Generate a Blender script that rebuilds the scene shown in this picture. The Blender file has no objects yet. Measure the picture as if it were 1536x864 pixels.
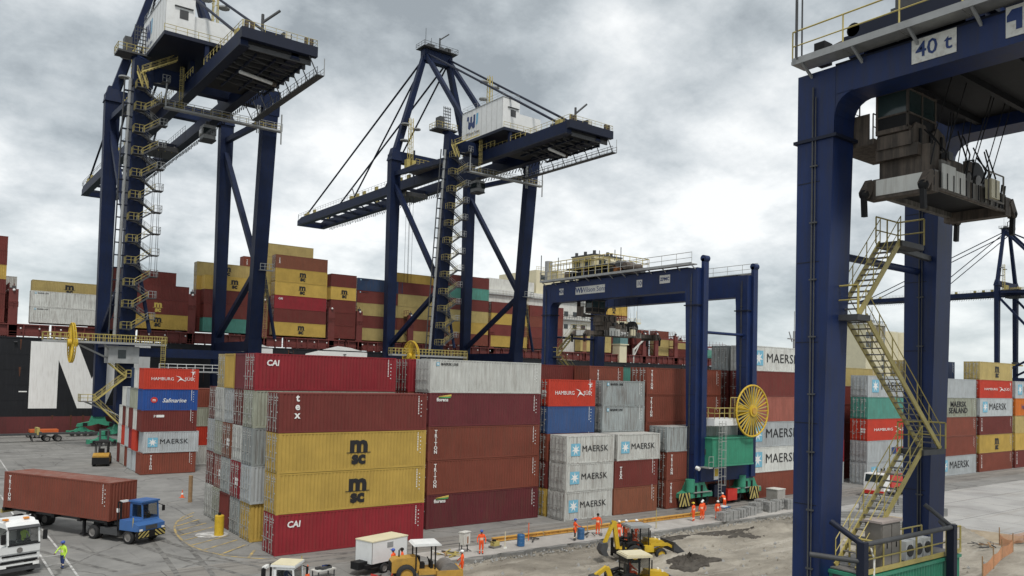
import bpy, bmesh, math, random
from math import sin, cos, pi, radians as rad
from mathutils import Vector as V, Matrix, Euler
random.seed(7)
S = bpy.context.scene
COL = S.collection
# ------------------------------------------------------------------ camera
cd = bpy.data.cameras.new("camera"); cam = bpy.data.objects.new("camera", cd); COL.objects.link(cam); S.camera = cam
yaw, pit, rol = 0.647094, 0.0376627, 0.02582
f_ = V((sin(yaw)*cos(pit), cos(yaw)*cos(pit), sin(pit))); r_ = V((cos(yaw), -sin(yaw), 0)); u_ = r_.cross(f_)
r2, u2 = r_*cos(rol)+u_*sin(rol), -r_*sin(rol)+u_*cos(rol)
m4 = Matrix((r2, u2, -f_)).transposed().to_4x4(); m4.translation = V((-21.0985, -54.7176, 13.2461)); cam.matrix_world = m4
cd.sensor_width = 36; cd.lens = 36*1194.84/1536; cd.shift_y = (518.27-432)/1536; cd.clip_start = .3; cd.clip_end = 6000
# ------------------------------------------------------------------ light
S.view_settings.view_transform = 'Standard'; S.view_settings.look = 'None'; S.view_settings.exposure = 0.6; S.view_settings.gamma = 1
SUN_EL, SUN_AZ = 58, 200          # degrees; azimuth clockwise from +Y: behind the camera
W = bpy.data.worlds.new("World"); S.world = W; W.use_nodes = True
def build_world():
    t = W.node_tree; N = t.nodes; L = t.links
    for n in list(N): N.remove(n)
    out = N.new('ShaderNodeOutputWorld'); bg = N.new('ShaderNodeBackground'); bg.inputs[1].default_value = .1
    sky = N.new('ShaderNodeTexSky'); sky.sky_type = 'NISHITA'; sky.sun_disc = False
    sky.sun_elevation = rad(SUN_EL); sky.sun_rotation = rad(SUN_AZ)
    tc = N.new('ShaderNodeTexCoord'); sep = N.new('ShaderNodeSeparateXYZ'); L.new(tc.outputs['Generated'], sep.inputs[0])
    def math_(op, a, b=None, c=False):
        n = N.new('ShaderNodeMath'); n.operation = op; n.use_clamp = c
        for i, q in enumerate((a, b)):
            if q is None: continue
            if isinstance(q, (int, float)): n.inputs[i].default_value = q
            else: L.new(q, n.inputs[i])
        return n.outputs[0]
    den = math_('ADD', math_('MAXIMUM', sep.outputs[2], 0.0), .36)
    cx = math_('DIVIDE', sep.outputs[0], den); cy = math_('DIVIDE', sep.outputs[1], den)
    cmb = N.new('ShaderNodeCombineXYZ'); L.new(cx, cmb.inputs[0]); L.new(cy, cmb.inputs[1])
    def noise(scale, det, rough, off, dist=0.0):
        mp = N.new('ShaderNodeMapping'); mp.inputs['Location'].default_value = off; L.new(cmb.outputs[0], mp.inputs[0])
        n = N.new('ShaderNodeTexNoise'); n.inputs['Scale'].default_value = scale; n.inputs['Detail'].default_value = det
        n.inputs['Roughness'].default_value = rough; n.inputs['Distortion'].default_value = dist; L.new(mp.outputs[0], n.inputs[0]); return n.outputs[0]
    big = noise(1.25, 2, .5, (4.9, 3.6, 0), .2); mid = noise(2.7, 12, .6, (7.3, 2.2, 0), .1); fin = noise(8, 9, .66, (1.3, 4.2, 0), .1)
    wv = N.new('ShaderNodeVectorMath'); wv.operation = 'MULTIPLY_ADD'; wn = N.new('ShaderNodeTexNoise'); wn.inputs['Scale'].default_value = 3.5; wn.inputs['Detail'].default_value = 6; L.new(cmb.outputs[0], wn.inputs[0])
    L.new(wn.outputs[1], wv.inputs[0]); wv.inputs[1].default_value = (.42, .42, 0); L.new(cmb.outputs[0], wv.inputs[2])
    vo = N.new('ShaderNodeTexVoronoi'); vo.feature = 'F1'; vo.inputs['Scale'].default_value = 3.0; L.new(wv.outputs[0], vo.inputs['Vector'])
    puff = math_('SUBTRACT', .78, vo.outputs['Distance'])
    s = math_('ADD', math_('ADD', math_('MULTIPLY', big, .4), math_('MULTIPLY', mid, .36)), math_('ADD', math_('MULTIPLY', fin, .15), math_('MULTIPLY', puff, .18)))
    rmp = N.new('ShaderNodeValToRGB'); L.new(s, rmp.inputs[0])
    e = rmp.color_ramp.elements; e[0].position = .385; e[0].color = (2.35, 2.6, 2.75, 1); e[1].position = .575; e[1].color = (6.9, 7.0, 6.95, 1)
    a = rmp.color_ramp.elements.new(.437); a.color = (3.4, 3.7, 3.85, 1)
    b = rmp.color_ramp.elements.new(.5); b.color = (4.9, 5.15, 5.25, 1)
    # thin cover near the horizon keeps it paler and bluer
    hz = N.new('ShaderNodeMapRange'); hz.inputs[1].default_value = .0; hz.inputs[2].default_value = .16; hz.inputs[3].default_value = .45; hz.inputs[4].default_value = 0; L.new(sep.outputs[2], hz.inputs[0])
    m1 = N.new('ShaderNodeMix'); m1.data_type = 'RGBA'; L.new(hz.outputs[0], m1.inputs[0]); L.new(rmp.outputs[0], m1.inputs[6]); m1.inputs[7].default_value = (4.1, 4.75, 4.95, 1)
    m2 = N.new('ShaderNodeMix'); m2.data_type = 'RGBA'; m2.inputs[0].default_value = .92; L.new(sky.outputs[0], m2.inputs[6]); L.new(m1.outputs[2], m2.inputs[7])
    L.new(m2.outputs[2], bg.inputs[0]); L.new(bg.outputs[0], out.inputs[0])
build_world()
sl = bpy.data.lights.new("sun", 'SUN'); sl.energy = 1.5; sl.angle = rad(10); sl.color = (1, .96, .9)
so = bpy.data.objects.new("sun", sl); COL.objects.link(so)
az, el = rad(SUN_AZ), rad(SUN_EL)
so.rotation_euler = (-V((sin(az)*cos(el), cos(az)*cos(el), sin(el)))).to_track_quat('-Z', 'Y').to_euler(); so.location = (0, 0, 150)
# ------------------------------------------------------------------ materials
MATS = {}
def mat(name, col=(.5, .5, .5), rough=.55, metal=0., var=.18, scale=1.5, bump=0., grime=0., gcol=(.1, .07, .05), objcol=False, streak=False, spec=.4, detail=6, dirtpos=(.48, .72)):
    if name in MATS: return MATS[name]
    m = bpy.data.materials.new(name); m.use_nodes = True; MATS[name] = m
    t = m.node_tree; N = t.nodes; L = t.links; b = N['Principled BSDF']
    b.inputs['Roughness'].default_value = rough; b.inputs['Metallic'].default_value = metal; b.inputs['Specular IOR Level'].default_value = spec
    tc = N.new('ShaderNodeTexCoord'); oi = N.new('ShaderNodeObjectInfo')
    ad = N.new('ShaderNodeVectorMath'); ad.operation = 'ADD'
    sc = N.new('ShaderNodeVectorMath'); sc.operation = 'SCALE'; sc.inputs['Scale'].default_value = 40
    cb = N.new('ShaderNodeCombineXYZ'); L.new(oi.outputs['Random'], cb.inputs[0]); L.new(oi.outputs['Random'], cb.inputs[1]); L.new(cb.outputs[0], sc.inputs[0])
    L.new(tc.outputs['Object'], ad.inputs[0]); L.new(sc.outputs[0], ad.inputs[1])
    n1 = N.new('ShaderNodeTexNoise'); n1.inputs['Scale'].default_value = scale; n1.inputs['Detail'].default_value = detail; n1.inputs['Roughness'].default_value = .62
    L.new(ad.outputs[0], n1.inputs[0])
    mr = N.new('ShaderNodeMapRange'); mr.inputs[1].default_value = .25; mr.inputs[2].default_value = .75; mr.inputs[3].default_value = 1-var; mr.inputs[4].default_value = 1+var; L.new(n1.outputs[0], mr.inputs[0])
    mul = N.new('ShaderNodeVectorMath'); mul.operation = 'SCALE'; L.new(mr.outputs[0], mul.inputs['Scale'])
    if objcol: L.new(oi.outputs['Color'], mul.inputs[0])
    else: mul.inputs[0].default_value = col
    cur = mul.outputs[0]
    if grime or objcol:
        mp = N.new('ShaderNodeMapping'); L.new(ad.outputs[0], mp.inputs[0])
        mp.inputs['Scale'].default_value = (3.2, 3.2, .28) if streak else (.9, .9, .9)
        n2 = N.new('ShaderNodeTexNoise'); n2.inputs['Scale'].default_value = 1.4; n2.inputs['Detail'].default_value = 7; n2.inputs['Roughness'].default_value = .66; L.new(mp.outputs[0], n2.inputs[0])
        gr = N.new('ShaderNodeMapRange'); gr.inputs[1].default_value = dirtpos[0]; gr.inputs[2].default_value = dirtpos[1]; L.new(n2.outputs[0], gr.inputs[0])
        am = N.new('ShaderNodeMath'); am.operation = 'MULTIPLY'; L.new(gr.outputs[0], am.inputs[0])
        if objcol: L.new(oi.outputs['Alpha'], am.inputs[1])
        else: am.inputs[1].default_value = grime
        mx = N.new('ShaderNodeMix'); mx.data_type = 'RGBA'; L.new(am.outputs[0], mx.inputs[0]); L.new(cur, mx.inputs[6]); mx.inputs[7].default_value = (*gcol, 1)
        cur = mx.outputs[2]
    L.new(cur, b.inputs['Base Color'])
    if bump:
        bp = N.new('ShaderNodeBump'); bp.inputs['Strength'].default_value = bump; bp.inputs['Distance'].default_value = .03; L.new(n1.outputs[0], bp.inputs['Height']); L.new(bp.outputs[0], b.inputs['Normal'])
    return m
mat('container_paint', rough=.55, var=.16, scale=.55, objcol=True, streak=True, gcol=(.1, .06, .04), spec=.3, dirtpos=(.45, .72), bump=.3)
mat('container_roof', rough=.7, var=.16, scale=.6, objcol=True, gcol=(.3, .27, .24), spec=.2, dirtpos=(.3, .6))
mat('container_doors', rough=.55, var=.16, scale=3, objcol=True, streak=True, gcol=(.09, .06, .045), spec=.3)
mat('galvanised', (.42, .42, .4), .5, .5, .2, 3); mat('worn_steel', (.2, .19, .18), .6, .3, .25, 3)
mat('blue_paint', (.0085, .023, .09), .48, 0, .3, .35, bump=.12, grime=.55, gcol=(.024, .026, .036), streak=True, spec=.3, dirtpos=(.44, .7))
mat('crane_navy', (.0055, .0135, .047), .55, 0, .3, .4, bump=.1, grime=.5, gcol=(.016, .018, .024), streak=True, spec=.2, dirtpos=(.44, .7)); mat('blue_dark', (.006, .01, .026), .6, 0, .15, .5, spec=.35)
mat('yellow_rail', (.45, .37, .12), .5, 0, .18, 2, grime=.35, gcol=(.2, .15, .07)); mat('yellow_paint', (.6, .4, .03), .45, 0, .15, 2, grime=.25, gcol=(.12, .09, .05))
mat('ochre_paint', (.47, .27, .05), .5, 0, .15, 2, grime=.35, gcol=(.14, .1, .06))
mat('white_paint', (.74, .75, .74), .45, 0, .06, .6, grime=.18, gcol=(.35, .33, .3)); mat('cream_paint', (.66, .6, .42), .5, 0, .08, .4, grime=.15, gcol=(.3, .25, .17), streak=True)
mat('dirty_white', (.62, .62, .58), .55, 0, .1, 1, grime=.5, gcol=(.25, .2, .15), streak=True)
mat('black_steel', (.014, .014, .015), .6, 0, .3, 2, spec=.2); mat('rubber', (.022, .022, .023), .8, 0, .25, 4); mat('dark_grey', (.06, .062, .065), .6, 0, .25, 2)
mat('grey_paint', (.3, .31, .31), .5, 0, .12, 1.2, grime=.3, gcol=(.12, .1, .08)); mat('green_paint', (.045, .26, .16), .42, 0, .14, 1, grime=.3, gcol=(.03, .06, .04), streak=True)
mat('red_oxide', (.15, .035, .03), .6, 0, .2, .5, grime=.35, gcol=(.06, .03, .025)); mat('red_paint', (.5, .03, .02), .42, 0, .12, 1.5)
mat('orange_beam', (.6, .34, .08), .5, 0, .2, 1.5, grime=.4, gcol=(.25, .14, .06)); mat('orange_plastic', (.75, .12, .03), .5, 0, .1, 2)
mat('tractor_blue', (.05, .14, .36), .4, 0, .1, 1, grime=.2, gcol=(.06, .09, .14)); mat('drum_blue', (.03, .12, .28), .45, 0, .12, 3, grime=.3, gcol=(.1, .12, .14))
mat('glass_dark', (.02, .028, .03), .08, 0, .2, 1, spec=.6); mat('glass_cab', (.028, .045, .045), .1, 0, .2, 1, spec=.5); mat('glass_teal', (.09, .19, .19), .1, 0, .2, 1, spec=.6)
mat('cab_glass', (.012, .018, .018), .04, 0, .1, 1, spec=.6).node_tree.nodes['Principled BSDF'].inputs['Alpha'].default_value = .42; mat('hi_vis', (.85, .1, .018), .7, 0, .14, 9); mat('reflective', (.8, .68, .5), .4, 0, .05, 5); mat('lime_vis', (.5, .75, .08), .7, 0, .1, 9); mat('navy_cloth', (.02, .04, .14), .8, 0, .2, 9)
mat('skin', (.2, .1, .06), .6, 0, .1, 9); mat('helmet_white', (.8, .8, .78), .35, 0, .04, 3); mat('helmet_blue', (.05, .1, .4), .35, 0, .04, 3); mat('helmet_yellow', (.7, .5, .05), .35, 0, .04, 3); mat('boot', (.03, .025, .02), .7, 0, .2, 6); mat('hair', (.015, .012, .01), .8)
mat('concrete', (.36, .345, .32), .85, 0, .2, .5, bump=.3, grime=.5, gcol=(.2, .185, .165), detail=9); mat('concrete_block', (.3, .3, .29), .85, 0, .22, 1.5, bump=.4, grime=.4, gcol=(.16, .15, .14), detail=9)
mat('letter_black', (.015, .015, .017), .6, 0, .1, 4); mat('letter_white', (.75, .75, .73), .6, 0, .06, 4); mat('letter_yellow', (.6, .45, .1), .6); mat('star_panel', (.17, .42, .56), .5, 0, .08, 3); mat('logo_navy', (.012, .035, .14), .5); mat('logo_sky', (.12, .4, .62), .5); mat('logo_red', (.5, .04, .03), .5); mat('logo_green', (.08, .3, .1), .5)
mat('hull_black', (.006, .007, .01), .6, 0, .3, .15, grime=.3, gcol=(.03, .03, .035), streak=True); mat('hull_red', (.12, .028, .028), .6, 0, .25, .2, grime=.5, gcol=(.05, .025, .02), streak=True)
mat('hull_letter', (.8, .8, .78), .6, 0, .06, .3, grime=.3, gcol=(.35, .31, .26), streak=True)
mat('paint_yellow_line', (.5, .36, .12), .8, 0, .3, 2, grime=.9, gcol=(.2, .19, .17), dirtpos=(.4, .6)); mat('paint_white_line', (.6, .6, .58), .8, 0, .25, 2, grime=.9, gcol=(.22, .21, .2), dirtpos=(.42, .6))
mat('grubby_grey', (.22, .205, .185), .65, 0, .25, 2, grime=.75, gcol=(.04, .035, .03), streak=True, dirtpos=(.42, .62)); mat('cabinet_grey', (.2, .185, .165), .55, 0, .12, 1.5, grime=.4, gcol=(.1, .085, .07)); mat('cabinet_lid', (.4, .34, .31), .6); mat('rust_plate', (.3, .12, .04), .7); mat('orange_mesh', (.5, .25, .13), .6); mat('yellow_dull', (.36, .3, .1), .55, 0, .2, 2, grime=.5, gcol=(.14, .11, .06)); mat('door_stencil', (.5, .5, .48), .6, 0, .2, 5); mat('tyre_mark', (.1, .097, .092), .9, 0, .2, 2, grime=1, gcol=(.2, .195, .183), dirtpos=(.4, .56)); mat('timber', (.3, .19, .1), .8, 0, .25, 3); mat('cable_black', (.02, .02, .02), .6); mat('silver_wire', (.3, .31, .32), .5)
mat('lamp_lens', (.8, .8, .78), .2); mat('tail_amber', (.8, .3, .05), .3); mat('grubby_tan', (.125, .1, .08), .75, 0, .3, 1.2, grime=.7, gcol=(.03, .027, .024), streak=True, dirtpos=(.42, .6))
# ------------------------------------------------------------------ mesh building
class MB:
    def __init__(s): s.v = []; s.f = []; s.m = []; s.mats = []; s.sm = []
    def mi(s, m):
        m = MATS[m] if isinstance(m, str) else m
        if m not in s.mats: s.mats.append(m)
        return s.mats.index(m)
    def add(s, vs, fs, m, smooth=False):
        o = len(s.v); k = s.mi(m); s.v += [tuple(p) for p in vs]
        for f in fs: s.f.append([i+o for i in f]); s.m.append(k); s.sm.append(smooth)
        return s
    def box(s, a, b, m):
        x0, y0, z0 = a; x1, y1, z1 = b
        return s.add([(x0,y0,z0),(x1,y0,z0),(x1,y1,z0),(x0,y1,z0),(x0,y0,z1),(x1,y0,z1),(x1,y1,z1),(x0,y1,z1)],
              [(0,3,2,1),(4,5,6,7),(0,1,5,4),(1,2,6,5),(2,3,7,6),(3,0,4,7)], m)
    def cbox(s, c, d, m): return s.box([c[i]-d[i]/2 for i in range(3)], [c[i]+d[i]/2 for i in range(3)], m)
    def beam(s, p, q, w, h, m, up=(0, 0, 1), w2=None, h2=None):
        p, q = V(p), V(q); d = (q-p).normalized(); up = V(up)
        if abs(d.dot(up)) > .99: up = V((0, 1, 0))
        a = d.cross(up).normalized(); b = a.cross(d); w2 = w if w2 is None else w2; h2 = h if h2 is None else h2
        vs = []
        for c, ww, hh in ((p, w, h), (q, w2, h2)):
            vs += [c-a*ww/2-b*hh/2, c+a*ww/2-b*hh/2, c+a*ww/2+b*hh/2, c-a*ww/2+b*hh/2]
        return s.add(vs, [(0,1,2,3),(7,6,5,4),(0,4,5,1),(1,5,6,2),(2,6,7,3),(3,7,4,0)], m)
    def tube(s, p, q, r, m, n=8, r2=None, caps=True):
        p, q = V(p), V(q); d = (q-p).normalized(); up = V((0, 0, 1)) if abs(d.z) < .95 else V((1, 0, 0))
        a = d.cross(up).normalized(); b = a.cross(d); r2 = r if r2 is None else r2
        vs = [c+a*(rr*cos(2*pi*i/n))+b*(rr*sin(2*pi*i/n)) for c, rr in ((p, r), (q, r2)) for i in range(n)]
        s.add(vs, [(i, (i+1) % n, n+(i+1) % n, n+i) for i in range(n)], m, n > 5)
        if caps: s.add(vs, [tuple(range(n-1, -1, -1)), tuple(range(n, 2*n))], m)
        return s
    def path(s, pts, r, m, n=6):
        for a, b in zip(pts, pts[1:]): s.tube(a, b, r, m, n)
        return s
    def prism(s, pts, axis, a, b, m, smooth=False):      # pts 2-D polygon, extruded along axis
        def P(p, t):
            return (t, p[0], p[1]) if axis == 'x' else (p[0], t, p[1]) if axis == 'y' else (p[0], p[1], t)
        n = len(pts); vs = [P(p, a) for p in pts]+[P(p, b) for p in pts]
        s.add(vs, [tuple(range(n)), tuple(range(2*n-1, n-1, -1))], m)
        return s.add(vs, [(i, n+i, n+(i+1) % n, (i+1) % n) for i in range(n)], m, smooth)
    def wheel(s, c, r, w, axis='y', rim='grey_paint', tyre='rubber', n=20):
        rings = ((r*.62, -w*.5), (r*.9, -w*.5), (r, -w*.36), (r, w*.36), (r*.9, w*.5), (r*.62, w*.5))
        def P(rr, t, i):
            x, z = rr*cos(2*pi*i/n), rr*sin(2*pi*i/n)
            return V(c)+(V((x, t, z)) if axis == 'y' else V((t, x, z)))
        vs = [P(rr, t, i) for rr, t in rings for i in range(n)]
        s.add(vs, [(k*n+i, k*n+(i+1) % n, (k+1)*n+(i+1) % n, (k+1)*n+i) for k in range(5) for i in range(n)], tyre, True)
        for sg in (-1, 1):
            vs = [P(r*.62, sg*w*.5, i) for i in range(n)]+[P(r*.5, sg*w*.3, i) for i in range(n)]+[P(r*.2, sg*w*.34, i) for i in range(n)]
            s.add(vs, [(k*n+i, k*n+(i+1) % n, (k+1)*n+(i+1) % n, (k+1)*n+i) for k in range(2) for i in range(n)]+[tuple(range(2*n, 3*n))], rim)
        return s
    def ball(s, c, r, m, nu=10, nv=7, sc=(1, 1, 1)):
        vs = [(c[0]+r*sc[0]*sin(pi*j/nv)*cos(2*pi*i/nu), c[1]+r*sc[1]*sin(pi*j/nv)*sin(2*pi*i/nu), c[2]+r*sc[2]*cos(pi*j/nv)) for j in range(nv+1) for i in range(nu)]
        return s.add(vs, [(j*nu+i, (j+1)*nu+i, (j+1)*nu+(i+1) % nu, j*nu+(i+1) % nu) for j in range(nv) for i in range(nu)], m, True)
    def rail(s, pts, h=1.05, m='yellow_rail', r=.03, gap=1.6, mid=True, n=4):
        for a, b in zip(pts, pts[1:]):
            a, b = V(a), V(b); k = max(1, int((b-a).length/gap+.5)); up = V((0, 0, h))
            s.tube(a+up, b+up, r, m, n, caps=False)
            if mid: s.tube(a+up*.5, b+up*.5, r*.8, m, n, caps=False)
            for i in range(k+1):
                p = a.lerp(b, i/k); s.tube(p, p+up, r, m, n, caps=False)
        return s
    def mesh(s, name):
        me = bpy.data.meshes.new(name); me.from_pydata(s.v, [], s.f)
        for m in s.mats: me.materials.append(m)
        me.polygons.foreach_set('material_index', s.m); me.polygons.foreach_set('use_smooth', s.sm)
        bm = bmesh.new(); bm.from_mesh(me); bmesh.ops.recalc_face_normals(bm, faces=bm.faces[:]); bm.to_mesh(me); bm.free(); return me
    def obj(s, name, parent=None, loc=None, label=None): return link(name, s.mesh(name), parent, loc, label)
def link(name, me, parent=None, loc=None, label=None, rot=None, scale=None):
    o = bpy.data.objects.new(name, me); COL.objects.link(o)
    if parent: o.parent = parent
    if loc: o.location = loc
    if rot: o.rotation_euler = rot
    if scale: o.scale = scale
    if label: o['label'] = label
    return o
def thing(name, label, cat, loc=(0, 0, 0), rz=0, group=None):
    o = bpy.data.objects.new(name, None); COL.objects.link(o); o.location = loc; o.rotation_euler = (0, 0, rz); o.empty_display_size = .3
    return tag(o, label, cat, group)
def tag(o, label, cat, group=None):
    o['label'] = label; o['category'] = cat
    if group: o['group'] = group
    return o
def struct(o, kind='structure'): o['kind'] = kind; return o
def clone(o, parent=None, loc=None, rz=None, label=None):
    c = o.copy(); COL.objects.link(c); c.parent = parent
    if loc is not None: c.location = loc
    if rz is not None: c.rotation_euler = (0, 0, rz)
    if label: c['label'] = label
    for k in KIDS(o): clone(k, c)
    return c
def KIDS(o): return [k for k in bpy.data.objects if k.parent == o]
# ------------------------------------------------------------------ lettering (flat print, thin)
TXT = {}
def text_mesh(s, size, m, bold=0., space=1., xs=1., shear=0.):
    k = (s, size, m, bold, space, xs, shear)
    if k in TXT: return TXT[k]
    c = bpy.data.curves.new('lettering', 'FONT'); c.body = s; c.size = size; c.align_x = 'CENTER'; c.align_y = 'CENTER'; c.resolution_u = 2
    c.offset = bold*size; c.space_character = space; c.extrude = .004; c.shear = shear; c.space_line = .82
    o = bpy.data.objects.new('lettering', c); COL.objects.link(o); dg = bpy.context.evaluated_depsgraph_get()
    me = bpy.data.meshes.new_from_object(o.evaluated_get(dg)); bpy.data.objects.remove(o); bpy.data.curves.remove(c)
    if xs != 1: me.transform(Matrix.Diagonal((xs, 1, 1, 1)))
    me.materials.clear(); me.materials.append(MATS[m]); TXT[k] = me; return me
FRONT = (pi/2, 0, 0)             # reads from -Y
def write(s, size, m, parent, loc, rot=FRONT, name='lettering', **k): return link(name, text_mesh(s, size, m, **k), parent, loc, rot=rot)
def flat(name, pts, m, parent, loc, rot=FRONT, t=.006):
    b = MB(); b.prism(pts, 'z', 0, t, m); return link(name, b.mesh(name), parent, loc, rot=rot)
def star_pts(r, n=7, ri=.38): return [((r if i % 2 == 0 else r*ri)*sin(pi*i/n), (r if i % 2 == 0 else r*ri)*cos(pi*i/n)) for i in range(2*n)]
# ------------------------------------------------------------------ ground
def poly_sheet(name, pts, z, m, label=None, thick=0):
    b = MB()
    if thick: b.prism(pts, 'z', z-thick, z, m)
    else: b.add([(x, y, z) for x, y in pts], [tuple(range(len(pts)))], m)
    return struct(b.obj(name))
def ground_mat(name, c1, c2, sc, stain, marks, bump=.25, rough=.9, stretch=(1, 1, 1), joint=0, crack=0):
    m = bpy.data.materials.new(name); m.use_nodes = True; MATS[name] = m; t = m.node_tree; N = t.nodes; L = t.links; b = N['Principled BSDF']; b.inputs['Roughness'].default_value = rough; b.inputs['Specular IOR Level'].default_value = .25
    tc = N.new('ShaderNodeTexCoord')
    def nz(scale, det, ro, st=(1, 1, 1), off=(0, 0, 0), dist=0):
        mp = N.new('ShaderNodeMapping'); mp.inputs['Scale'].default_value = st; mp.inputs['Location'].default_value = off; L.new(tc.outputs['Object'], mp.inputs[0])
        n = N.new('ShaderNodeTexNoise'); n.inputs['Scale'].default_value = scale; n.inputs['Detail'].default_value = det; n.inputs['Roughness'].default_value = ro; n.inputs['Distortion'].default_value = dist; L.new(mp.outputs[0], n.inputs[0]); return n.outputs[0]
    def rng(x, a, b_, c=0, d=1):
        r = N.new('ShaderNodeMapRange'); L.new(x, r.inputs[0]); r.inputs[1].default_value = a; r.inputs[2].default_value = b_; r.inputs[3].default_value = c; r.inputs[4].default_value = d; return r.outputs[0]
    def mix(f, a, b_):
        x = N.new('ShaderNodeMix'); x.data_type = 'RGBA'; L.new(f, x.inputs[0])
        for i, q in ((6, a), (7, b_)):
            if isinstance(q, tuple): x.inputs[i].default_value = (*q, 1)
            else: L.new(q, x.inputs[i])
        return x.outputs[2]
    c = mix(rng(nz(sc, 10, .68, stretch), .34, .66), c1, c2)
    c = mix(rng(nz(.11, 6, .6, (1, 1, 1), (9, 4, 0), .6), .5, .72, 0, .75), c, stain)
    c = mix(rng(nz(.55, 7, .65, (.12, 1.6, 1), (3, 7, 0), .3), .56, .68, 0, .7), c, marks)
    if crack:
        wp = N.new('ShaderNodeVectorMath'); wp.operation = 'ADD'; L.new(tc.outputs['Object'], wp.inputs[0]); nn = N.new('ShaderNodeTexNoise'); nn.inputs['Scale'].default_value = .6; nn.inputs['Detail'].default_value = 5; L.new(tc.outputs['Object'], nn.inputs[0]); L.new(nn.outputs[1], wp.inputs[1])
        vo = N.new('ShaderNodeTexVoronoi'); vo.feature = 'DISTANCE_TO_EDGE'; vo.inputs['Scale'].default_value = crack; L.new(wp.outputs[0], vo.inputs['Vector']); c = mix(rng(vo.outputs['Distance'], .002, .009, .55, 0), c, (.05, .048, .045))
        c = mix(rng(nz(.9, 5, .6, (1.6, .09, 1), (5, 1, 0), .5), .6, .68, 0, .4), c, (.075, .073, .07)); c = mix(rng(nz(.33, 4, .5, (1, 1, 1), (2, 8, 0), 0), .66, .7, 0, .55), c, (.08, .078, .075))
    if joint:
        br = N.new('ShaderNodeTexBrick'); br.inputs['Scale'].default_value = 1; br.inputs['Brick Width'].default_value = joint; br.inputs['Row Height'].default_value = joint; br.inputs['Mortar Size'].default_value = .035; br.offset = 0; L.new(tc.outputs['Object'], br.inputs[0]); c = mix(br.outputs['Fac'], c, (.1, .095, .09))
    fine = nz(9, 8, .75); c2_ = mix(rng(fine, .35, .65, .12, 0), c, (.02, .02, .02))
    L.new(c2_, b.inputs['Base Color'])
    bp = N.new('ShaderNodeBump'); bp.inputs['Strength'].default_value = bump; bp.inputs['Distance'].default_value = .04; L.new(fine, bp.inputs['Height']); L.new(bp.outputs[0], b.inputs['Normal'])
ground_mat('asphalt', (.195, .192, .183), (.285, .28, .265), .35, (.14, .137, .131), (.31, .3, .275), crack=.11)
ground_mat('runway_concrete', (.2, .19, .175), (.29, .275, .25), .5, (.12, .112, .105), (.085, .078, .072), stretch=(.35, 1, 1), joint=7.5)
ground_mat('fresh_concrete', (.36, .34, .315), (.5, .48, .45), .6, (.27, .25, .225), (.4, .38, .35))
ground_mat('dirt', (.22, .197, .16), (.4, .365, .305), .4, (.12, .107, .088), (.47, .435, .375), bump=1.0, stretch=(.5, 1.3, 1))
ground_mat('pale_slab', (.34, .335, .325), (.44, .43, .41), .22, (.25, .24, .23), (.3, .28, .25), joint=6)
ground_mat('sand', (.3, .24, .165), (.45, .38, .285), .5, (.22, .17, .11), (.4, .35, .28), bump=.8)
ground_mat('far_land', (.07, .075, .06), (.13, .13, .11), .01, (.05, .06, .04), (.15, .14, .12))
mat('water', (.05, .075, .075), .12, 0, .15, .05, bump=.4, spec=.5)
g = MB(); g.add([(-900, -900, -.75), (3000, -900, -.75), (3000, 115, -.75), (-900, 115, -.75)], [(0, 1, 2, 3)], 'far_land'); struct(g.obj('ground'))
g = MB(); g.add([(-1500, 114, -2.2), (4000, 114, -2.2), (4000, 4000, -2.2), (-1500, 4000, -2.2)], [(0, 1, 2, 3)], 'water'); struct(g.obj('water'))
g = MB(); g.add([(-1500, 900, -1.2), (4000, 900, -1.2), (4000, 3600, 2), (-1500, 3600, 2)], [(0, 1, 2, 3)], 'far_land'); struct(g.obj('far_shore'))
rr = random.Random(3)
edge = [(9.2+.55*i, -6.95+.28*rr.uniform(-1, 1)+.25*sin(i*.9)*(1 if i < 30 else .35)) for i in range(88)]
poly_sheet('yard_pavement', [(-420, -320), (8.6, -320), (9.4, -60), (8.4, -30), (9.6, -18), (8.2, -11), (9.0, -7.3)]+edge+[(58, -6.9), (1400, -6.9), (1400, 114), (-420, 114)], 0, 'asphalt', thick=.7)
poly_sheet('gantry_runway', [(-40, -3.35), (600, -3.35), (600, .5), (-40, .5)], .006, 'runway_concrete')
poly_sheet('new_concrete_strip', [(9.0+.6*i, -3.5) for i in range(0, 75)]+[(53.4-.55*i, -6.55-.2*rr.random()) for i in range(81)], .01, 'fresh_concrete')
poly_sheet('pale_slab', [(58.2, -6.95), (57.2, -13), (57.9, -19), (58.6, -24.6), (70, -27.5), (700, -60), (700, -6.95)], -.006, 'pale_slab', thick=.5)
poly_sheet('lower_slab', [(30, -42), (46, -34.5), (53, -29.4), (64, -29), (300, -60), (300, -200), (20, -200)], -.1, 'pale_slab', thick=.5)
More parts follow.
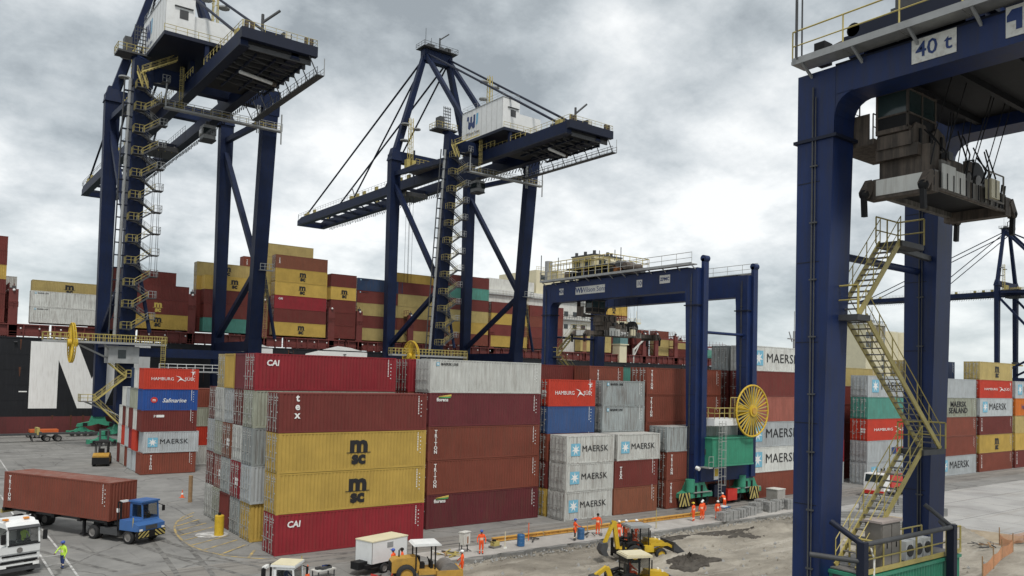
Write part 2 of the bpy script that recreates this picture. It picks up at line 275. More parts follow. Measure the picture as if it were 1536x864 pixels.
# excavated dirt bed with heaps
def noise2(x, y): return .5*sin(x*.9+1.3*sin(y*.7))+.3*sin(y*1.7+x*.6)+.2*sin(x*2.9-y*2.1)
def dirt():
    b = MB(); nx, ny = 300, 260; x0, x1, y0, y1 = 6.0, 60.5, -62, -6.0; rn = random.Random(5)
    heaps = [(24.6, -13.2, 1.5, .55), (26.0, -14.6, 1.4, .5), (41, -10.2, 2.8, .5), (45, -10.6, 2.2, .42), (33.5, -9.6, 2.2, .2), (56.5, -20.5, 2.0, .75), (55.6, -17.5, 2.2, .65), (52.5, -25, 2.6, .3), (14, -9.3, 3, .15), (36, -22, 4, .2)]
    vs = []
    for j in range(ny+1):
        for i in range(nx+1):
            x, y = x0+(x1-x0)*i/nx, y0+(y1-y0)*j/ny
            z = -.36+.05*noise2(x, y)+.04*noise2(x*3.1, y*2.7)+.03*rn.uniform(-1, 1)
            for c_, am, of in ((-11.5, .8, 0), (-13.3, .8, 0), (-18.2, 1.6, 1.1), (-20.1, 1.6, 1.1), (-24, -1.2, 2), (-25.8, -1.2, 2)):
                dd = abs(y-(c_+am*sin(x*.13+of)))
                if dd < .5: z -= .07*(1-dd/.5)*(1+.5*sin(x*9))
            for hx, hy, r, h in heaps:
                d = ((x-hx)**2+(y-hy)**2*1.4)/(r*r)
                if d < 6: z += h*math.exp(-d)*(1+.25*noise2(x*2.3, y*2.9)+.12*rn.uniform(-1, 1))
            if y > -7.6: z = min(z+.0, -.12)
            vs.append((x, y, z))
    w = nx+1
    b.add(vs, [(j*w+i, j*w+i+1, (j+1)*w+i+1, (j+1)*w+i) for j in range(ny) for i in range(nx)], 'dirt', True); return b.obj('dirt_bed')
struct(dirt())
def sandbank():
    b = MB(); rn = random.Random(8); vs = []; n = 40
    for i in range(n+1):
        t = i/n; x = 58.3+.5*sin(t*9); y = -12-13.5*t
        for k, (dx, dz) in enumerate(((.35, .012), (-.5, .03), (-1.5, -.1), (-2.7, -.3), (-3.8, -.5))): vs.append((x+dx+.25*rn.uniform(-1, 1)*(k > 0), y+.2*rn.uniform(-1, 1), dz+.08*rn.uniform(-1, 1)*(0 < k < 4)))
    b.add(vs, [(i*5+k, i*5+k+1, (i+1)*5+k+1, (i+1)*5+k) for i in range(n) for k in range(4)], 'sand', True); return b.obj('sand_bank')
struct(sandbank())
def strip(name, pts, w, m, z=.014):
    b = MB(); P = [V((x, y, z)) for x, y in pts]; vs = []
    for i, p in enumerate(P):
        d = (P[min(i+1, len(P)-1)]-P[max(i-1, 0)]).normalized(); nn = V((-d.y, d.x, 0))*w/2; vs += [p-nn, p+nn]
    b.add(vs, [(2*i, 2*i+2, 2*i+3, 2*i+1) for i in range(len(P)-1)], m); return struct(b.obj(name))
arc = [(0.2, 21), (-1.2, 19.2), (-2.3, 17), (-3.1, 14.6), (-3.6, 12), (-3.85, 9.4), (-3.85, 7), (-3.5, 4.8), (-2.7, 2.6), (-1.6, 1.1), (-.1, -.1)]
strip('painted_island_edge', arc, .16, 'paint_yellow_line')
def arcx(y):
    for (xa, ya), (xb, yb) in zip(arc, arc[1:]):
        if yb <= y <= ya: return xa+(xb-xa)*(ya-y)/(ya-yb)
    return -.5
for i in range(9):
    y = 1.2+i*2.0; strip('painted_island_stripe', [(arcx(y)+.15, y), (-.3, y+2.2)], .2, 'paint_yellow_line', .015)
for pts in ([(-12.1, 40), (-12.0, 9), (-12.3, -12)], [(-13.25, 40), (-13.3, 9), (-13.45, -12)], [(-10.4, 88), (-10.9, 62), (-11.2, 44)]): strip('lane_line', pts, .14, 'paint_white_line')
for y in (5.5, 8.3): strip('lane_line', [(-13.25, y), (-12.1, y+.25)], .14, 'paint_white_line', .016)
strip('lane_line', [(-30, 79.3), (1.2, 78.7)], .2, 'paint_white_line'); strip('lane_line', [(-30, 88), (3, 87.2)], .18, 'paint_white_line')
for y in (89.2, 90.8, 110.2, 111.8): strip('crane_rail', [(-60, y), (500, y)], .12, 'worn_steel', .02)
# kerb and quay edge
b = MB(); b.box((-300, 113.4, -.6), (1200, 114.3, .28), 'concrete'); struct(b.obj('quay_edge'))
# ------------------------------------------------------------------ containers
H20, HC, WC, L40, L20 = 2.591, 2.89, 2.438, 12.192, 6.058
MESH = {}
def corr(b, n, x0, x1, put, m, d=.042):
    """corrugated sheet: put(u, depth, end) -> point"""
    p = (x1-x0)/n; prof = []
    for i in range(n): prof += [(x0+i*p, 0), (x0+i*p+.26*p, 0), (x0+i*p+.5*p, d), (x0+i*p+.76*p, d)]
    prof.append((x1, 0)); vs = [put(u, dd, e) for u, dd in prof for e in (0, 1)]
    b.add(vs, [(2*i, 2*i+2, 2*i+3, 2*i+1) for i in range(len(prof)-1)], m)
def body_mesh(L, H):
    k = ('body', L, H)
    if k in MESH: return MESH[k]
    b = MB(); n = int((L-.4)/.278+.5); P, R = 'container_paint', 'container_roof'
    corr(b, n, .18, L-.18, lambda u, d, e: (u, .012+d, (.16, H-.1)[e]), P)
    corr(b, n, .18, L-.18, lambda u, d, e: (u, WC-.012-d, (.16, H-.1)[e]), P)
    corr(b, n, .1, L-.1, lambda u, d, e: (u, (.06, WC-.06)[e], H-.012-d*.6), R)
    corr(b, 8, .12, WC-.12, lambda u, d, e: (L-.014-d, u, (.16, H-.1)[e]), P)
    corr(b, 8, .12, WC-.12, lambda u, d, e: (.03+d, u, (.16, H-.1)[e]), P)
    b.add([(.1, .06, .13), (L-.1, .06, .13), (L-.1, WC-.06, .13), (.1, WC-.06, .13)], [(0, 1, 2, 3)], P)
    MESH[k] = b.mesh('body'); return MESH[k]
def frame_mesh(L, H):
    k = ('frame', L, H)
    if k in MESH: return MESH[k]
    b = MB(); P = 'container_paint'; t = .012
    for x in (0, L-.18):
        for y in (0, WC-.13): b.box((x+.004, y+.004, .118), (x+.176, y+.126, H-.118), P)
        for z in (0, H-.118):
            for y in (0, WC-.16): b.box((x if x == 0 else L-.178, y, z), ((x if x == 0 else L-.178)+.178, y+.16, z+.118), P)
    for y in (.006, WC-.066):
        b.box((.18, y, .02), (L-.18, y+.06, .16), P); b.box((.18, y, H-.1), (L-.18, y+.06, H-.006), P)
    for x in (.02, L-.1):
        b.box((x, .16, .02), (x+.08, WC-.16, .16), P); b.box((x, .16, H-.12), (x+.08, WC-.16, H-.006), P)
    MESH[k] = b.mesh('frame'); return MESH[k]
def door_mesh(H):
    k = ('door', H)
    if k in MESH: return MESH[k]
    b = MB(); w = WC/2-.14; P = 'container_doors'     # local: y 0..w, outward -x
    b.box((-.03, .01, .17), (.02, w-.01, H-.13), P)
    for i in range(4):
        z = .24+(H-.46)*i/4; b.box((-.045, .05, z), (-.03, w-.05, z+(H-.46)/4-.07), P)
    for y in (.28*w, .74*w):
        b.tube((-.085, y, .08), (-.085, y, H-.05), .024, 'galvanised', 6)
        for z in (.3, H*.35, H*.68, H-.3): b.box((-.1, y-.06, z), (-.04, y+.06, z+.07), 'galvanised')
        b.box((-.1, y-.02, 1.05), (-.07, y+.38*w, 1.1), 'galvanised')
        b.box((-.098, y-.03, 1.22), (-.06, y+.06, 1.36), 'galvanised')
    for i, (u, zz, ww, hh) in enumerate(((.1, .86, .3, .05), (.1, .8, .22, .04), (.5, .86, .36, .05), (.5, .79, .3, .04), (.52, .73, .2, .03), (.1, .5, .16, .06), (.55, .28, .22, .08))): b.box((-.052, u*w, H*zz), (-.046, (u+ww)*w, H*zz+hh*1.6), 'door_stencil')
    for zz in (.35, H*.5, H-.4): b.box((-.06, w-.05, zz), (.0, w+.03, zz+.14), P)
    MESH[k] = b.mesh('door'); return MESH[k]
def placard_mesh():
    if 'plc' not in MESH:
        b = MB()
        for y in (0, .34):
            for z in (0, .34): b.box((-.062, y, z), (-.05, y+.27, z+.27), 'letter_white')
        MESH['plc'] = b.mesh('placard')
    return MESH['plc']
def code_mesh(H):
    k = ('code', H)
    if k not in MESH:
        b = MB(); rn = random.Random(2)
        for i in range(11): b.box((-.05*rn.uniform(.6, 1), -.004, 1.0+i*.135), (.05*rn.uniform(.6, 1), .002, 1.0+i*.135+.08), 'letter_white')
        for i in range(5): b.box((.2, -.004, .8+i*.3), (.2+.1*rn.uniform(.5, 1), .002, .88+i*.3), 'letter_white')
        MESH[k] = b.mesh('code_marks')
    return MESH[k]
COLR = dict(maroon=(.145, .03, .025), brown=(.19, .052, .033), red=(.24, .02, .028), yellow=(.48, .325, .075), cream=(.42, .33, .13), white=(.56, .57, .54), pgrey=(.42, .45, .46), grey=(.3, .33, .33), blue=(.035, .08, .2), dblue=(.02, .045, .1),
            teal=(.08, .26, .21), hred=(.45, .042, .022), sblue=(.02, .075, .28), purple=(.125, .025, .03), salmon=(.3, .1, .075), green=(.12, .33, .26), orange=(.6, .16, .02), dark=(.03, .02, .02), rust=(.21, .075, .042), sage=(.33, .35, .28))
WORD = dict(maroon='maroon', brown='reddish brown', red='crimson', yellow='yellow', cream='pale yellow', white='white', pgrey='pale grey', grey='grey', blue='blue', dblue='dark blue', teal='teal', hred='bright red', sblue='royal blue', purple='purple maroon', salmon='faded salmon', green='pale green', orange='orange', dark='dark', rust='rusty brown', sage='greenish grey')
DIRT = dict(white=.45, pgrey=.3, grey=.6, sage=.55, yellow=.12, cream=.2, rust=.35, salmon=.3, green=.25, hred=.1)
MARKW = dict(msc='with black letter logo', gold='with gold letter logo', maersk='with blue star panel', line='with small lettering', cai='with white letters', tex='with stacked white letters', triton='with vertical white letters', florens='with flag mark', hamburg='with white bird lettering', saf='with white script', sealand='with two lettering lines', pre='with small white mark', itau='with orange sticker', hapag='with dark side lettering')
def stacked(s, h, p, x, H, m='letter_white', z=None):
    b = write('\n'.join(s), h, m, p, (x, -.008, (H*.55 if z is None else z)), bold=.03); return b
def star_logo(p, x, z, s):
    flat('star_panel', [(-s/2, -s/2), (s/2, -s/2), (s/2, s/2), (-s/2, s/2)], 'star_panel', p, (x, -.002, z)); flat('star', star_pts(s*.46), 'letter_white', p, (x, -.012, z), t=.004)
def marks(p, k, L, H):
    c = L/2; s20 = L < 9
    if k in ('msc', 'gold'):
        m = 'letter_black' if k == 'msc' else 'letter_yellow'
        write('m', 1.75, m, p, (c+.2, -.008, H*.66), bold=.05, xs=1.12); write('sc', 1.3, m, p, (c+.2, -.008, H*.31), bold=.055, xs=1.05)
        flat('logo_line', [(-1.0, -.03), (1.0, -.03), (1.0, .03), (-1.0, .03)], m, p, (c+.2, -.004, H*.455))
    elif k == 'maersk':
        if s20: star_logo(p, 1.08, H*.5, 1.15); write('MAERSK', .82, 'letter_black', p, (3.55, -.008, H*.52), bold=.0, xs=1.1, space=1.04)
        else: star_logo(p, 1.9, H*.52, 1.7); write('MAERSK', 1.5, 'letter_black', p, (6.6, -.008, H*.52), bold=.0, xs=1.15, space=1.04)
    elif k == 'line': star_logo(p, .75, H*.86, .3); write('MAERSK LINE', .3, 'letter_black', p, (1.95, -.008, H*.86), bold=.02)
    elif k == 'sealand': write('MAERSK\nSEALAND', 1.15, 'letter_black', p, (c, -.008, H*.5), bold=.02, xs=1.25)
    elif k == 'cai': write('CAI', .62, 'letter_white', p, (1.35, -.008, H*.74), bold=.03, shear=.1)
    elif k == 'tex': stacked('tex', .75, p, 1.35, H, z=H*.66)
    elif k == 'triton': stacked('TRITON', .42 if not s20 else .36, p, .75 if not s20 else 1.2, H)
    elif k == 'texs': stacked('TEX', .5, p, .85, H)
    elif k == 'florens':
        write('florens', .42, 'letter_white', p, (1.3, -.008, H*.8), bold=.03); flat('flag_mark', [(-.2, 0), (1.1, .18), (1.1, .02), (-.2, -.1)], 'letter_yellow', p, (1.1, -.004, H*.9)); flat('flag_mark', [(-.2, 0), (1.1, .02), (1.0, -.1), (-.1, -.12)], 'logo_green', p, (1.1, -.004, H*.89))
    elif k == 'hamburg':
        q = L/6.058; write('HAMBURG', .52, 'letter_white', p, (2.05*q, -.008, H*.5), xs=q); write('S\u00dcD', .56, 'letter_white', p, (5.0*q, -.008, H*.5), xs=q)
        flat('bird_mark', [(-.62*q, .42), (-.1*q, .3), (.12*q, .06), (.62*q, -.32), (.1*q, -.1), (-.1*q, -.12), (-.4*q, -.42), (-.16*q, 0), (-.05*q, .16)], 'letter_white', p, (4.05*q, -.004, H*.5))
        flat('corner_mark', [(-.35, .1), (.35, .1), (.1, 0), (.06, -.25), (-.06, -.25), (-.1, 0)], 'letter_white', p, (L-.7, -.004, H*.82))
    elif k == 'saf':
        flat('round_emblem', [(.4*cos(i*pi/8), .36*sin(i*pi/8)) for i in range(16)], 'logo_red', p, (1.35, -.002, H*.5)); write('m', .5, 'letter_white', p, (1.35, -.01, H*.5), bold=.02); write('Safmarine', .72, 'letter_white', p, (3.7, -.008, H*.47), shear=.3, bold=.01)
    elif k == 'pre': write('P', .5, 'letter_white', p, (1.5, -.008, H*.72)); flat('mark_bar', [(0, 0), (.9, 0), (.9, .3), (0, .3)], 'letter_white', p, (1.7, -.004, H*.68))
    elif k == 'itau': flat('sticker', [(-1.1, -.45), (1.1, -.45), (1.1, .45), (-1.1, .45)], 'logo_red', p, (8.7, -.004, H*.5)); write('itau', .8, 'letter_white', p, (8.7, -.012, H*.5)); flat('sticker', [(-.6, -.45), (.6, -.45), (.6, .45), (-.6, .45)], 'logo_navy', p, (6.9, -.004, H*.5))
    elif k == 'hapag': write('Hapag-Lloyd', 1.1, 'logo_navy', p, (5.2, -.008, H*.5), bold=.02)
TNAME = {1: 'bottom', 2: 'second up', 3: 'third up', 4: 'fourth up', 5: 'fifth up', 6: 'sixth up', 7: 'seventh up', 8: 'eighth up'}
rc = random.Random(11)
def container(x, y, z, L, H, ck, mk, label, group, doors=True, placard=False, codes=True, rz=0, rough=True, name='shipping_container'):
    r = thing(name, label, 'container', (x, y, z), rz, group)
    j = 1+rc.uniform(-.13, .1); col = tuple(min(.9, c*j) for c in COLR[ck]); al = DIRT.get(ck, .3)*rc.uniform(.6, 1.5)
    for nm, me in (('body', body_mesh(L, H)), ('frame', frame_mesh(L, H))):
        o = link(nm, me, r); o.color = (*col, al)
    if doors:
        for i in (0, 1):
            o = link('door', door_mesh(H), r, (.012, .13+i*(WC/2-.13), 0)); o.color = (*col, min(1, al*1.5))
        if placard: struct(link('placard', placard_mesh(), r, (-.01, .3, H*.36)), 'stuff')
    if codes and mk not in ('maersk',): struct(link('code_marks', code_mesh(H), r, (L-.75, -.002, H*.1)), 'stuff')
    if mk: marks(r, mk, L, H)
    return r
def stack(x, y, L, tiers, where, group='containers stacked in the yard', doors=True, z=0.0, t0=1, jit=.03, codes=True):
    for i, t in enumerate(tiers):
        H, ck, mk = t[:3]; opt = t[3] if len(t) > 3 else {}
        if ck:
            n = t0+i; tn = 'top' if i == len(tiers)-1 and len(tiers) > 1 else TNAME[n]
            lab = f"{WORD[ck]} container {MARKW.get(mk, '')+' ' if mk in MARKW else ''}{tn} {where}".replace('  ', ' ')
            container(x+rc.uniform(-jit, jit)+opt.get('dx', 0), y+rc.uniform(-jit, jit), z+.004, opt.get('L', L), H, ck, mk, lab, group, doors=opt.get('doors', doors), placard=opt.get('p', False), codes=codes)
        z += H+.006
    return z
A, B_ = HC, H20
# nearest block, columns along the runway
stack(.1, .6, L40, [(A, 'red', 'cai'), (A, 'yellow', 'msc'), (A, 'yellow', 'msc'), (A, 'maroon', 'tex')], 'in the nearest front stack', jit=.015)
rows = [(5.9, 'in first door-end row behind front stack', [(A, 'yellow', None), (A, 'pgrey', None), (A, 'grey', None), (A, 'sage', None), (A, 'red', 'cai')]),
        (8.75, 'in second door-end row behind the front stack', [(A, 'grey', None), (A, 'red', None, {'p': 1}), (A, 'white', None), (A, 'maroon', None), (A, 'purple', None, {'doors': False})]),
        (11.55, 'in third door-end row behind the front stack', [(A, 'maroon', None, {'doors': False}), (A, 'grey', None), (A, 'rust', None, {'p': 1}), (A, 'pgrey', None), (A, 'yellow', None, {'doors': False})]),
        (14.35, 'in fourth door-end row behind the front stack', [(A, 'sage', None), (A, 'salmon', None, {'p': 1}), (A, 'sage', None), (A, 'white', None), (A, 'cream', None)]),
        (17.2, 'in outermost left door-end row of the block', [(A, 'white', None), (A, 'maroon', None), (A, 'pgrey', None), (A, 'maroon', None)])]
for y, w, t in rows: stack([.12, .2, .35, .55, .75][rows.index((y, w, t))], y, L40, t, w, jit=.08)
stack(14.4, 3.7, L40, [(A, 'purple', 'florens'), (A, 'brown', 'triton'), (A, 'brown', 'triton'), (A, 'purple', 'florens'), (A, 'white', 'line')], 'in the stack beside the front stack', jit=.015)
stack(13.9, 6.6, L40, [(A, 'maroon', None), (A, 'brown', None), (A, 'maroon', None), (A, 'brown', None), (A, 'red', None)], 'in the row behind the white-topped stack')
# twenty-foot bays
stack(27.4, .85, L20, [(B_, 'white', 'maersk', {'dx': 0}), (B_, 'white', 'maersk', {'dx': .1}), (B_, 'white', 'maersk', {'dx': .15})], 'in the short stack left of the backhoe', jit=.02)
stack(27.5, 3.65, L20, [(B_, 'yellow', None), (B_, 'maroon', None), (B_, 'brown', None), (B_, 'blue', None), (B_, 'hred', 'hamburg', {'p': 1})], 'behind the short white stack')
stack(33.75, .9, L20, [(B_, 'rust', None), (B_, 'maroon', 'texs'), (B_, 'white', 'maersk', {'dx': .35})], 'in short stack behind the backhoe', jit=.02)
stack(34.6, 3.65, L20, [(B_, 'maroon', None), (B_, 'brown', None), (B_, 'grey', None), (B_, 'grey', 'line'), (B_, 'grey', 'line')], 'behind the short stack behind the backhoe')
stack(41.2, .95, L40, [(A, 'brown', 'triton'), (A, 'brown', 'triton'), (B_, 'grey', None)], 'beside the yellow-reel gantry crane leg')
stack(40.95, 3.7, L40, [(A, 'brown', None), (A, 'maroon', None), (A, 'brown', None), (A, 'brown', 'triton'), (A, 'brown', 'triton')], 'behind the yellow-reel gantry crane leg')
stack(27.4, 9.2, L40, [(A, 'brown', None), (A, 'maroon', None), (A, 'brown', None), (A, 'maroon', None), (A, 'maroon', None, {'p': 1})], 'in the deep row left of the teal door')
stack(35.4, 6.5, L40, [(A, 'maroon', None), (A, 'brown', None), (A, 'brown', None), (A, 'maroon', None), (A, 'brown', 'triton', {'p': 1, 'L': 4.9, 'doors': False})], 'in the row left of the teal door')
stack(42.3, 8.9, L40, [(A, 'brown', None), (A, 'maroon', None), (A, 'brown', None), (A, 'maroon', None), (A, 'teal', None)], 'in the row with the teal door')
stack(40.9, 6.5, L40, [(A, 'brown', None), (A, 'maroon', None), (A, 'brown', None), (A, 'maroon', None)], 'under the view of the teal door', t0=1)
# right of the far gantry
stack(54.4, .85, L40, [(A, 'brown', None), (A, 'white', 'maersk'), (A, 'pgrey', 'maersk'), (A, 'salmon', None), (A, 'maroon', None), (A, 'white', 'maersk')], 'in tall stack right of cable reel', jit=.02)
stack(54.5, 3.7, L40, [(A, 'maroon', None), (A, 'brown', None), (A, 'brown', None), (A, 'maroon', None), (A, 'maroon', None), (A, 'grey', None)], 'behind the tall stack right of the cable reel')
stack(66.9, 3.65, L40, [(A, 'pgrey', 'maersk'), (A, 'red', None), (A, 'maroon', None), (A, 'maroon', None), (A, 'pgrey', 'maersk')], 'between the near gantry legs, left stack')
stack(80.2, 1.0, L40, [(A, 'pgrey', 'maersk'), (A, 'pgrey', 'itau'), (A, 'hred', 'hamburg', {'p': 1}), (A, 'teal', None), (A, 'pgrey', 'maersk')], 'between near gantry legs behind stairs')
stack(80.2, 6.5, L40, [(B_, 'maroon', None)]*5+[(B_, 'cream', None)], 'in row behind the gantry stairs')
stack(99.9, .9, L40, [(A, 'pgrey', 'maersk'), (A, 'brown', None), (A, 'brown', None), (A, 'sage', 'sealand'), (A, 'pgrey', 'line')], 'right of the near gantry leg')
stack(113.3, .86, L40, [(A, 'brown', 'triton'), (A, 'yellow', 'msc'), (A, 'maroon', 'triton'), (A, 'pgrey', 'maersk'), (A, 'hred', 'hamburg'), (A, 'cream', 'msc')], 'in tall stack near right photo edge', jit=.02)
stack(126.6, .8, L40, [(A, 'maroon', 'triton'), (A, 'yellow', None), (A, 'cream', None), (A, 'orange', 'hapag'), (A, 'pgrey', 'maersk')], 'in the stack at the right photo edge')
stack(101.5, 6.6, L40, [(A, 'maroon', None)]*5+[(A, 'dblue', None, {'dx': 4})], 'behind the right of the gantry leg')
stack(107, 9.5, L40, [(A, 'brown', None)]*5+[(A, 'cream', None)], 'behind the cream-topped right stack')
stack(140.5, 12, L40, [(A, 'maroon', None)]*4+[(A, 'brown', None), (A, 'cream', None)], 'far behind the right photo edge stack')
# block by the left quay crane
for k, (y, t) in enumerate([(49.8, [(B_, 'brown', 'triton'), (B_, 'pgrey', 'maersk', {'dx': .25}), (B_, 'maroon', 'pre'), (B_, 'sblue', 'saf'), (B_, 'hred', 'hamburg')]),
        (52.6, [(B_, 'pgrey', None), (B_, 'hred', None), (B_, 'white', None), (B_, 'sage', None), (B_, 'white', None)]),
        (55.4, [(B_, 'pgrey', None), (B_, 'red', None), (B_, 'maroon', None), (B_, 'sage', None), (B_, 'dblue', None)]),
        (58.2, [(B_, 'brown', None), (B_, 'pgrey', None), (B_, 'white', None), (B_, 'pgrey', None)]),
        (61.0, [(B_, 'white', None), (B_, 'hred', None), (B_, 'maroon', None), (B_, 'white', None)]),
        (63.8, [(B_, 'maroon', None), (B_, 'white', None), (B_, 'white', None)])]):
    ww = ['in the front stack beside the forklift', 'in second row behind the royal blue container', 'in third row behind the royal blue container', 'in fourth row behind the royal blue container', 'in fifth row beside the forklift mast', 'in last row beside the green bogie'][k]
    stack(1.75+.12*k, y, 6.5, t, ww, doors=False, jit=.09, z=.03)
stack(9.9, 58, L20, [(B_, 'white', None), (B_, 'hred', None), (B_, 'sage', None), (B_, 'brown', None)], 'between royal blue stack and door-end rows', doors=False)
stack(12.2, 55.2, L20, [(B_, 'maroon', None), (B_, 'maroon', None), (B_, 'maroon', None), (B_, 'maroon', None)], 'hidden right of the pale grey-green column')

# dark wet soil dumped on the dirt bed
def soil(name, x, y, rx, ry, h, sd):
    rn = random.Random(sd); b = MB(); n, m = 46, 12; vs = []
    for j in range(m+1):
        t = j/m
        for i in range(n):
            a = 2*pi*i/n; k = 1+.22*sin(3*a+sd)+.12*sin(7*a+2*sd)+.05*rn.uniform(-1, 1)
            px, py = x+rx*k*t*cos(a), y+ry*k*t*sin(a)
            vs.append((px, py, -.33+.05*noise2(px, py)+h*(1-t)**1.2*(1+.45*rn.uniform(-1, 1))+.07*(t < 1)*(1+.4*rn.uniform(-1, 1))-.12*(j == m)))
    b.add(vs, [(j*n+i, j*n+(i+1) % n, (j+1)*n+(i+1) % n, (j+1)*n+i) for j in range(m) for i in range(n)], 'wet_soil', False); return struct(b.obj(name), 'stuff')
mat('wet_soil', (.062, .054, .045), .9, 0, .4, 3, bump=.8, grime=.5, gcol=(.13, .115, .095), detail=9)
soil('dark_soil', 40.5, -10.2, 5.4, 1.7, .3, 1); soil('dark_soil', 25.6, -15.4, 2.6, 1.5, .6, 2); soil('dark_soil', 31.5, -8.6, 6.5, .7, .12, 3); soil('dark_soil', 18.5, -16.8, 2.2, 1.2, .2, 5)

rn = random.Random(15)
def tyre(pts, off=1.0):
    for k in (-off, off):
        P = []
        for i, (x, y) in enumerate(pts):
            xa, ya = pts[max(i-1, 0)]; xb, yb = pts[min(i+1, len(pts)-1)]; d = math.hypot(xb-xa, yb-ya) or 1; P.append((x-(yb-ya)/d*k, y+(xb-xa)/d*k))
        strip('tyre_track', P, .34, 'tyre_mark', .012+.0003*rn.random())
def curve(a, b, c, n=14): return [((1-u)**2*a[0]+2*u*(1-u)*b[0]+u*u*c[0], (1-u)**2*a[1]+2*u*(1-u)*b[1]+u*u*c[1]) for u in [i/n for i in range(n+1)]]
tyre(curve((-9, 40), (-8.5, 18), (-5.2, 6))); tyre(curve((-5.2, 6), (-3.5, -1), (8, -2.2))); tyre(curve((-20, 60), (-6, 56), (-4.5, 30))); tyre(curve((-4.5, 30), (-4, 12), (-6.5, -6))); tyre(curve((-7.5, 22), (-7, 8), (-2, -4)))
tyre([(0, -1.6), (40, -1.7), (90, -1.6)], .55); tyre(curve((-16, 34), (-15, 16), (-9, 2)))
for (x, y) in ((-6.2, 33), (-1.8, -2.6), (-9.5, 47)):
    b = MB(); b.tube((x, y, .013), (x, y, .02), .38, 'worn_steel', 18); struct(b.obj('manhole_cover'))
# ------------------------------------------------------------------ stairs / ladders (shared builders)
def flight(b, p, q, w=.8, m='yellow_rail', side=(0, 1, 0), rails=True, treads=True, sm=None, rr=.03):
    p, q, s = V(p), V(q), V(side).normalized()*w/2
    for sg in (-1, 1):
        b.beam(p+s*sg, q+s*sg, .06, .22, sm or m)
        if rails:
            up = V((0, 0, 1.0)); b.tube(p+s*sg+up, q+s*sg+up, rr, m, 4, caps=False); b.tube(p+s*sg+up*.5, q+s*sg+up*.5, rr*.8, m, 4, caps=False)
            k = max(2, int((q-p).length/1.3))
            for i in range(k+1): c = p.lerp(q, i/k)+s*sg; b.tube(c, c+up, rr, m, 4, caps=False)
    if treads:
        n = max(3, int(abs(q.z-p.z)/.24)); d = (q-p); d.z = 0; d = d.normalized()*.13
        for i in range(1, n):
            c = p.lerp(q, i/n); b.box((min(c.x-s.x-d.x, c.x+s.x+d.x), min(c.y-s.y-d.y, c.y+s.y+d.y), c.z-.02), (max(c.x-s.x-d.x, c.x+s.x+d.x)+.001, max(c.y-s.y-d.y, c.y+s.y+d.y)+.001, c.z+.02), 'worn_steel')
    return b
def deck(b, a, c, m='worn_steel', t=.12): return b.box((a[0], a[1], a[2]-t), (c[0], c[1], a[2]), m)
def ladder(b, p, h, w=.45, m='yellow_rail', cage=True, nrm=(0, -1)):
    x, y, z = p; tx, ty = -nrm[1], nrm[0]
    for sg in (-1, 1): b.tube((x+tx*w/2*sg, y+ty*w/2*sg, z), (x+tx*w/2*sg, y+ty*w/2*sg, z+h), .03, m, 4)
    for i in range(int(h/.33)): b.tube((x-tx*w/2, y-ty*w/2, z+.2+i*.33), (x+tx*w/2, y+ty*w/2, z+.2+i*.33), .018, m, 4, caps=False)
    if cage:
        for i in range(int(h/.9)):
            zz = z+1.8+i*.9
            if zz > z+h: break
            pts = [(x+tx*.38*cos(a)+nrm[0]*.7*sin(a), y+ty*.38*cos(a)+nrm[1]*.7*sin(a), zz) for a in [k*pi/5 for k in range(6)]]
            b.path(pts, .02, m, 4)
        for k in (1, 2, 3, 4): a = k*pi/5; q = (x+tx*.38*cos(a)+nrm[0]*.7*sin(a), y+ty*.38*cos(a)+nrm[1]*.7*sin(a)); b.tube((*q, z+1.8), (*q, z+h), .018, m, 4)
# ------------------------------------------------------------------ ship-to-shore quay crane
def bogie(b, x, y, m='green_paint'):
    b.prism([(-1.0, 3.7), (1.0, 3.7), (1.4, 2.7), (3.3, 2.3), (3.5, 1.75), (1.2, 1.95), (0, 2.3), (-1.2, 1.95), (-3.5, 1.75), (-3.3, 2.3), (-1.4, 2.7)], 'y', y-.6, y+.6, m)
    for sx in (-1, 1):
        b.prism([(x_+sx*2.6, z_) for x_, z_ in [(-2.1, .55), (-2.1, .95), (-1.2, 1.15), (-.5, 1.7), (.5, 1.7), (1.2, 1.15), (2.1, .95), (2.1, .55), (.6, .85), (-.6, .85)]], 'y', y-.62, y+.62, m)
        for dx in (-1.55, -.55, .55, 1.55): b.wheel((sx*2.6+dx, y, .46), .42, .45, 'y', 'worn_steel', 'worn_steel', 12); b.box((sx*2.6+dx-.2, y-.75, .4), (sx*2.6+dx+.2, y-.62, .95), 'black_steel')
        b.box((sx*4.9-.25, y-.4, .4), (sx*4.9+.25, y+.4, 1.1), m); b.cbox((sx*2.2, y-.8, 2.2), (.7, .4, .6), 'black_steel')
